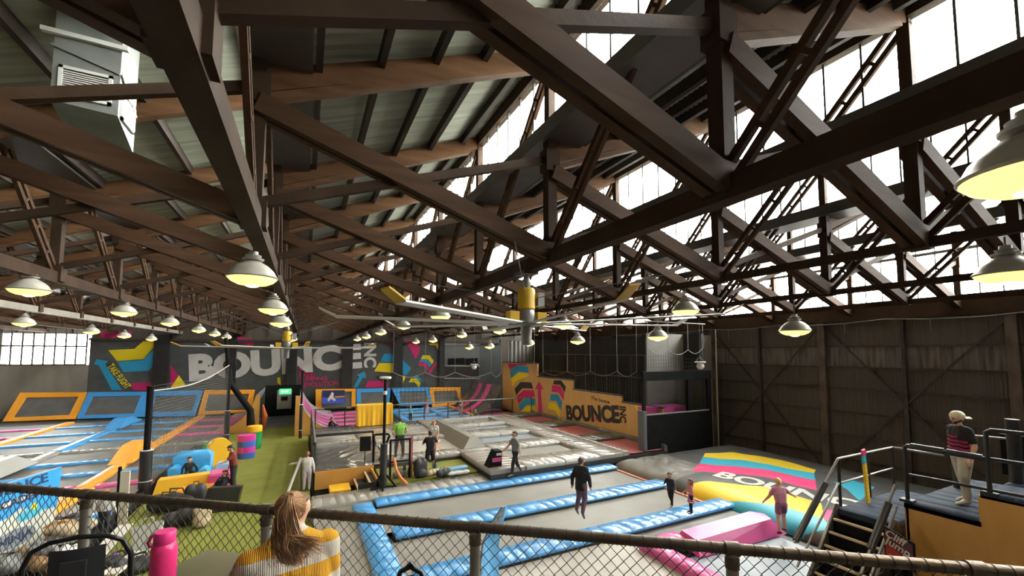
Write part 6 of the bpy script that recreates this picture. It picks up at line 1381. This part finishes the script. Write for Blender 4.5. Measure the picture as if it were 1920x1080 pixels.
HM = [hair_mat('hair_dark', (.17, .075, .028), (.13, .055, .02), (.52, .29, .13)), hair_mat('hair_mid', (.40, .20, .08), (.38, .19, .075), (.80, .54, .30)), hair_mat('hair_blonde', (.55, .32, .14), (.60, .36, .17), (.92, .70, .46))]
def at_head(o): o.data.transform(Matrix.Translation(-hc)); o.matrix_world = Matrix.Translation(hc); return o
at_head(body_mesh([('c', 'h', hc+(-hfv*.022+huv*.012)*KH, hc+(hfv*.002+huv*.026)*KH, .086*KH, .080*KH), ('c', 'h', hc+(-hfv*.035-huv*.03)*KH, hc+(-hfv*.03+huv*.02)*KH, .066*KH, .08*KH), ('c', 'h', hc+(hfv*.05+huv*.065-hrv*.03)*KH, hc+(hfv*.05+huv*.065+hrv*.03)*KH, .026*KH, .026*KH)], .009, dict(h=HM[0]), 'hair_cap', ww, it=4))
tie = campt(545, 931, Hd-.085)
rnd = random.Random(11); mb = MB()
for k in range(1000):
    th_ = rnd.uniform(-2.4, 2.4); ph = rnd.uniform(-1.2, 1.25); start = hc+(hrv*(.083*math.sin(th_)*math.cos(ph*.8))+hfv*(.075*math.cos(th_)*math.cos(ph*.8)-.02)+huv*(.085*math.sin(ph*.8)+.012))*KH
    pts = []; mb.cur = rnd.choice((0, 1, 1, 1, 2)); rj = rnd.uniform(.093, .097)*KH; hcc = hc+(-hfv*.02+huv*.012)*KH
    for j in range(7):
        f = j/6; p = start.lerp(tie, f); v = p-hcc; pts.append(hcc+v.normalized()*rj if j < 6 else tie)
    mb.tube(pts, [.0010, .0014, .0014, .0014, .0014, .0014, .002], 5, cap=False)
at_head(mb.build('combed_strands', HM, ww, smooth='soft', recalc=False)); mb = MB()
for k in range(640):
    sprd = max(-2.2, min(2.2, rnd.gauss(0, 1))); ln = rnd.uniform(.55, 1.0)
    ex = 548+sprd*11+rnd.gauss(0, 7); ey = 1012+52*ln
    wild = rnd.random() < .16
    if wild: ex = rnd.uniform(572, 612); ey = rnd.uniform(1008, 1046)
    c1 = campt(537+sprd*7.5, 958, Hd-.115-rnd.uniform(0, .03)); c2 = campt(537+sprd*10+(ex-548)*.15, 998, Hd-.145-rnd.uniform(0, .035)); e_ = campt(ex, ey, Hd-.19-rnd.uniform(0, .03)); c3 = c2.lerp(e_, .55)+Vector((rnd.uniform(-.022, .022), 0, rnd.uniform(-.014, .006)))
    mb.cur = (0 if rnd.random() < .75 else 1) if sprd < -.35 and not wild else rnd.choice((0, 1, 1, 2, 2)) if not wild else rnd.choice((1, 2, 2))
    t0 = tie+Vector((rnd.uniform(-.010, .010), rnd.uniform(-.010, .010), rnd.uniform(-.008, .008)))
    ctrl = [t0, c1, c2, c3, e_]; pts = []
    for j in range(17):
        s = j/16*4; i = min(int(s), 3); f = s-i; p0 = ctrl[max(i-1, 0)]; p1 = ctrl[i]; p2 = ctrl[i+1]; p3 = ctrl[min(i+2, 4)]
        pts.append(.5*((2*p1)+(-p0+p2)*f+(2*p0-5*p1+4*p2-p3)*f*f+(-p0+3*p1-3*p2+p3)*f**3))
    mb.tube(pts, [.0022]*11+[.0021, .0019, .0016, .0013, .0009, .0004], 5, cap=False)
at_head(mb.build('ponytail', HM, ww, smooth='soft', recalc=False))
MB().tube([tie+Vector((.014*math.cos(a), .010*math.sin(a), .012*math.sin(a))) for a in [2*math.pi*j/14 for j in range(15)]], .004, 8).build('hair_tie', mat('copper_tie', (.35, .13, .06), .4), ww, smooth=True)
# her stool seat
p = pel; t = thing('bar_stool', 'bar stool under the woman in the striped jumper', 'stool', (p.x, p.y, 2.95), group='black bar stools')
MB().cbox(-.2, .2, -.2, .2, p.z-2.95-.17, p.z-2.95-.13, .01).build('seat', M_cplastic, t)
for sx_ in (-1, 1):
    for sy_ in (-1, 1): MB().tube([(sx_*.15, sy_*.15, p.z-2.95-.17), (sx_*.2, sy_*.2, 0)], .012, 8).build('leg', M_chair, t)
MB().tube([(-.18, -.18, .25), (.18, -.18, .25)], .01, 6).build('stretcher', M_chair, t)
bpy.data.scenes.remove(TMP)
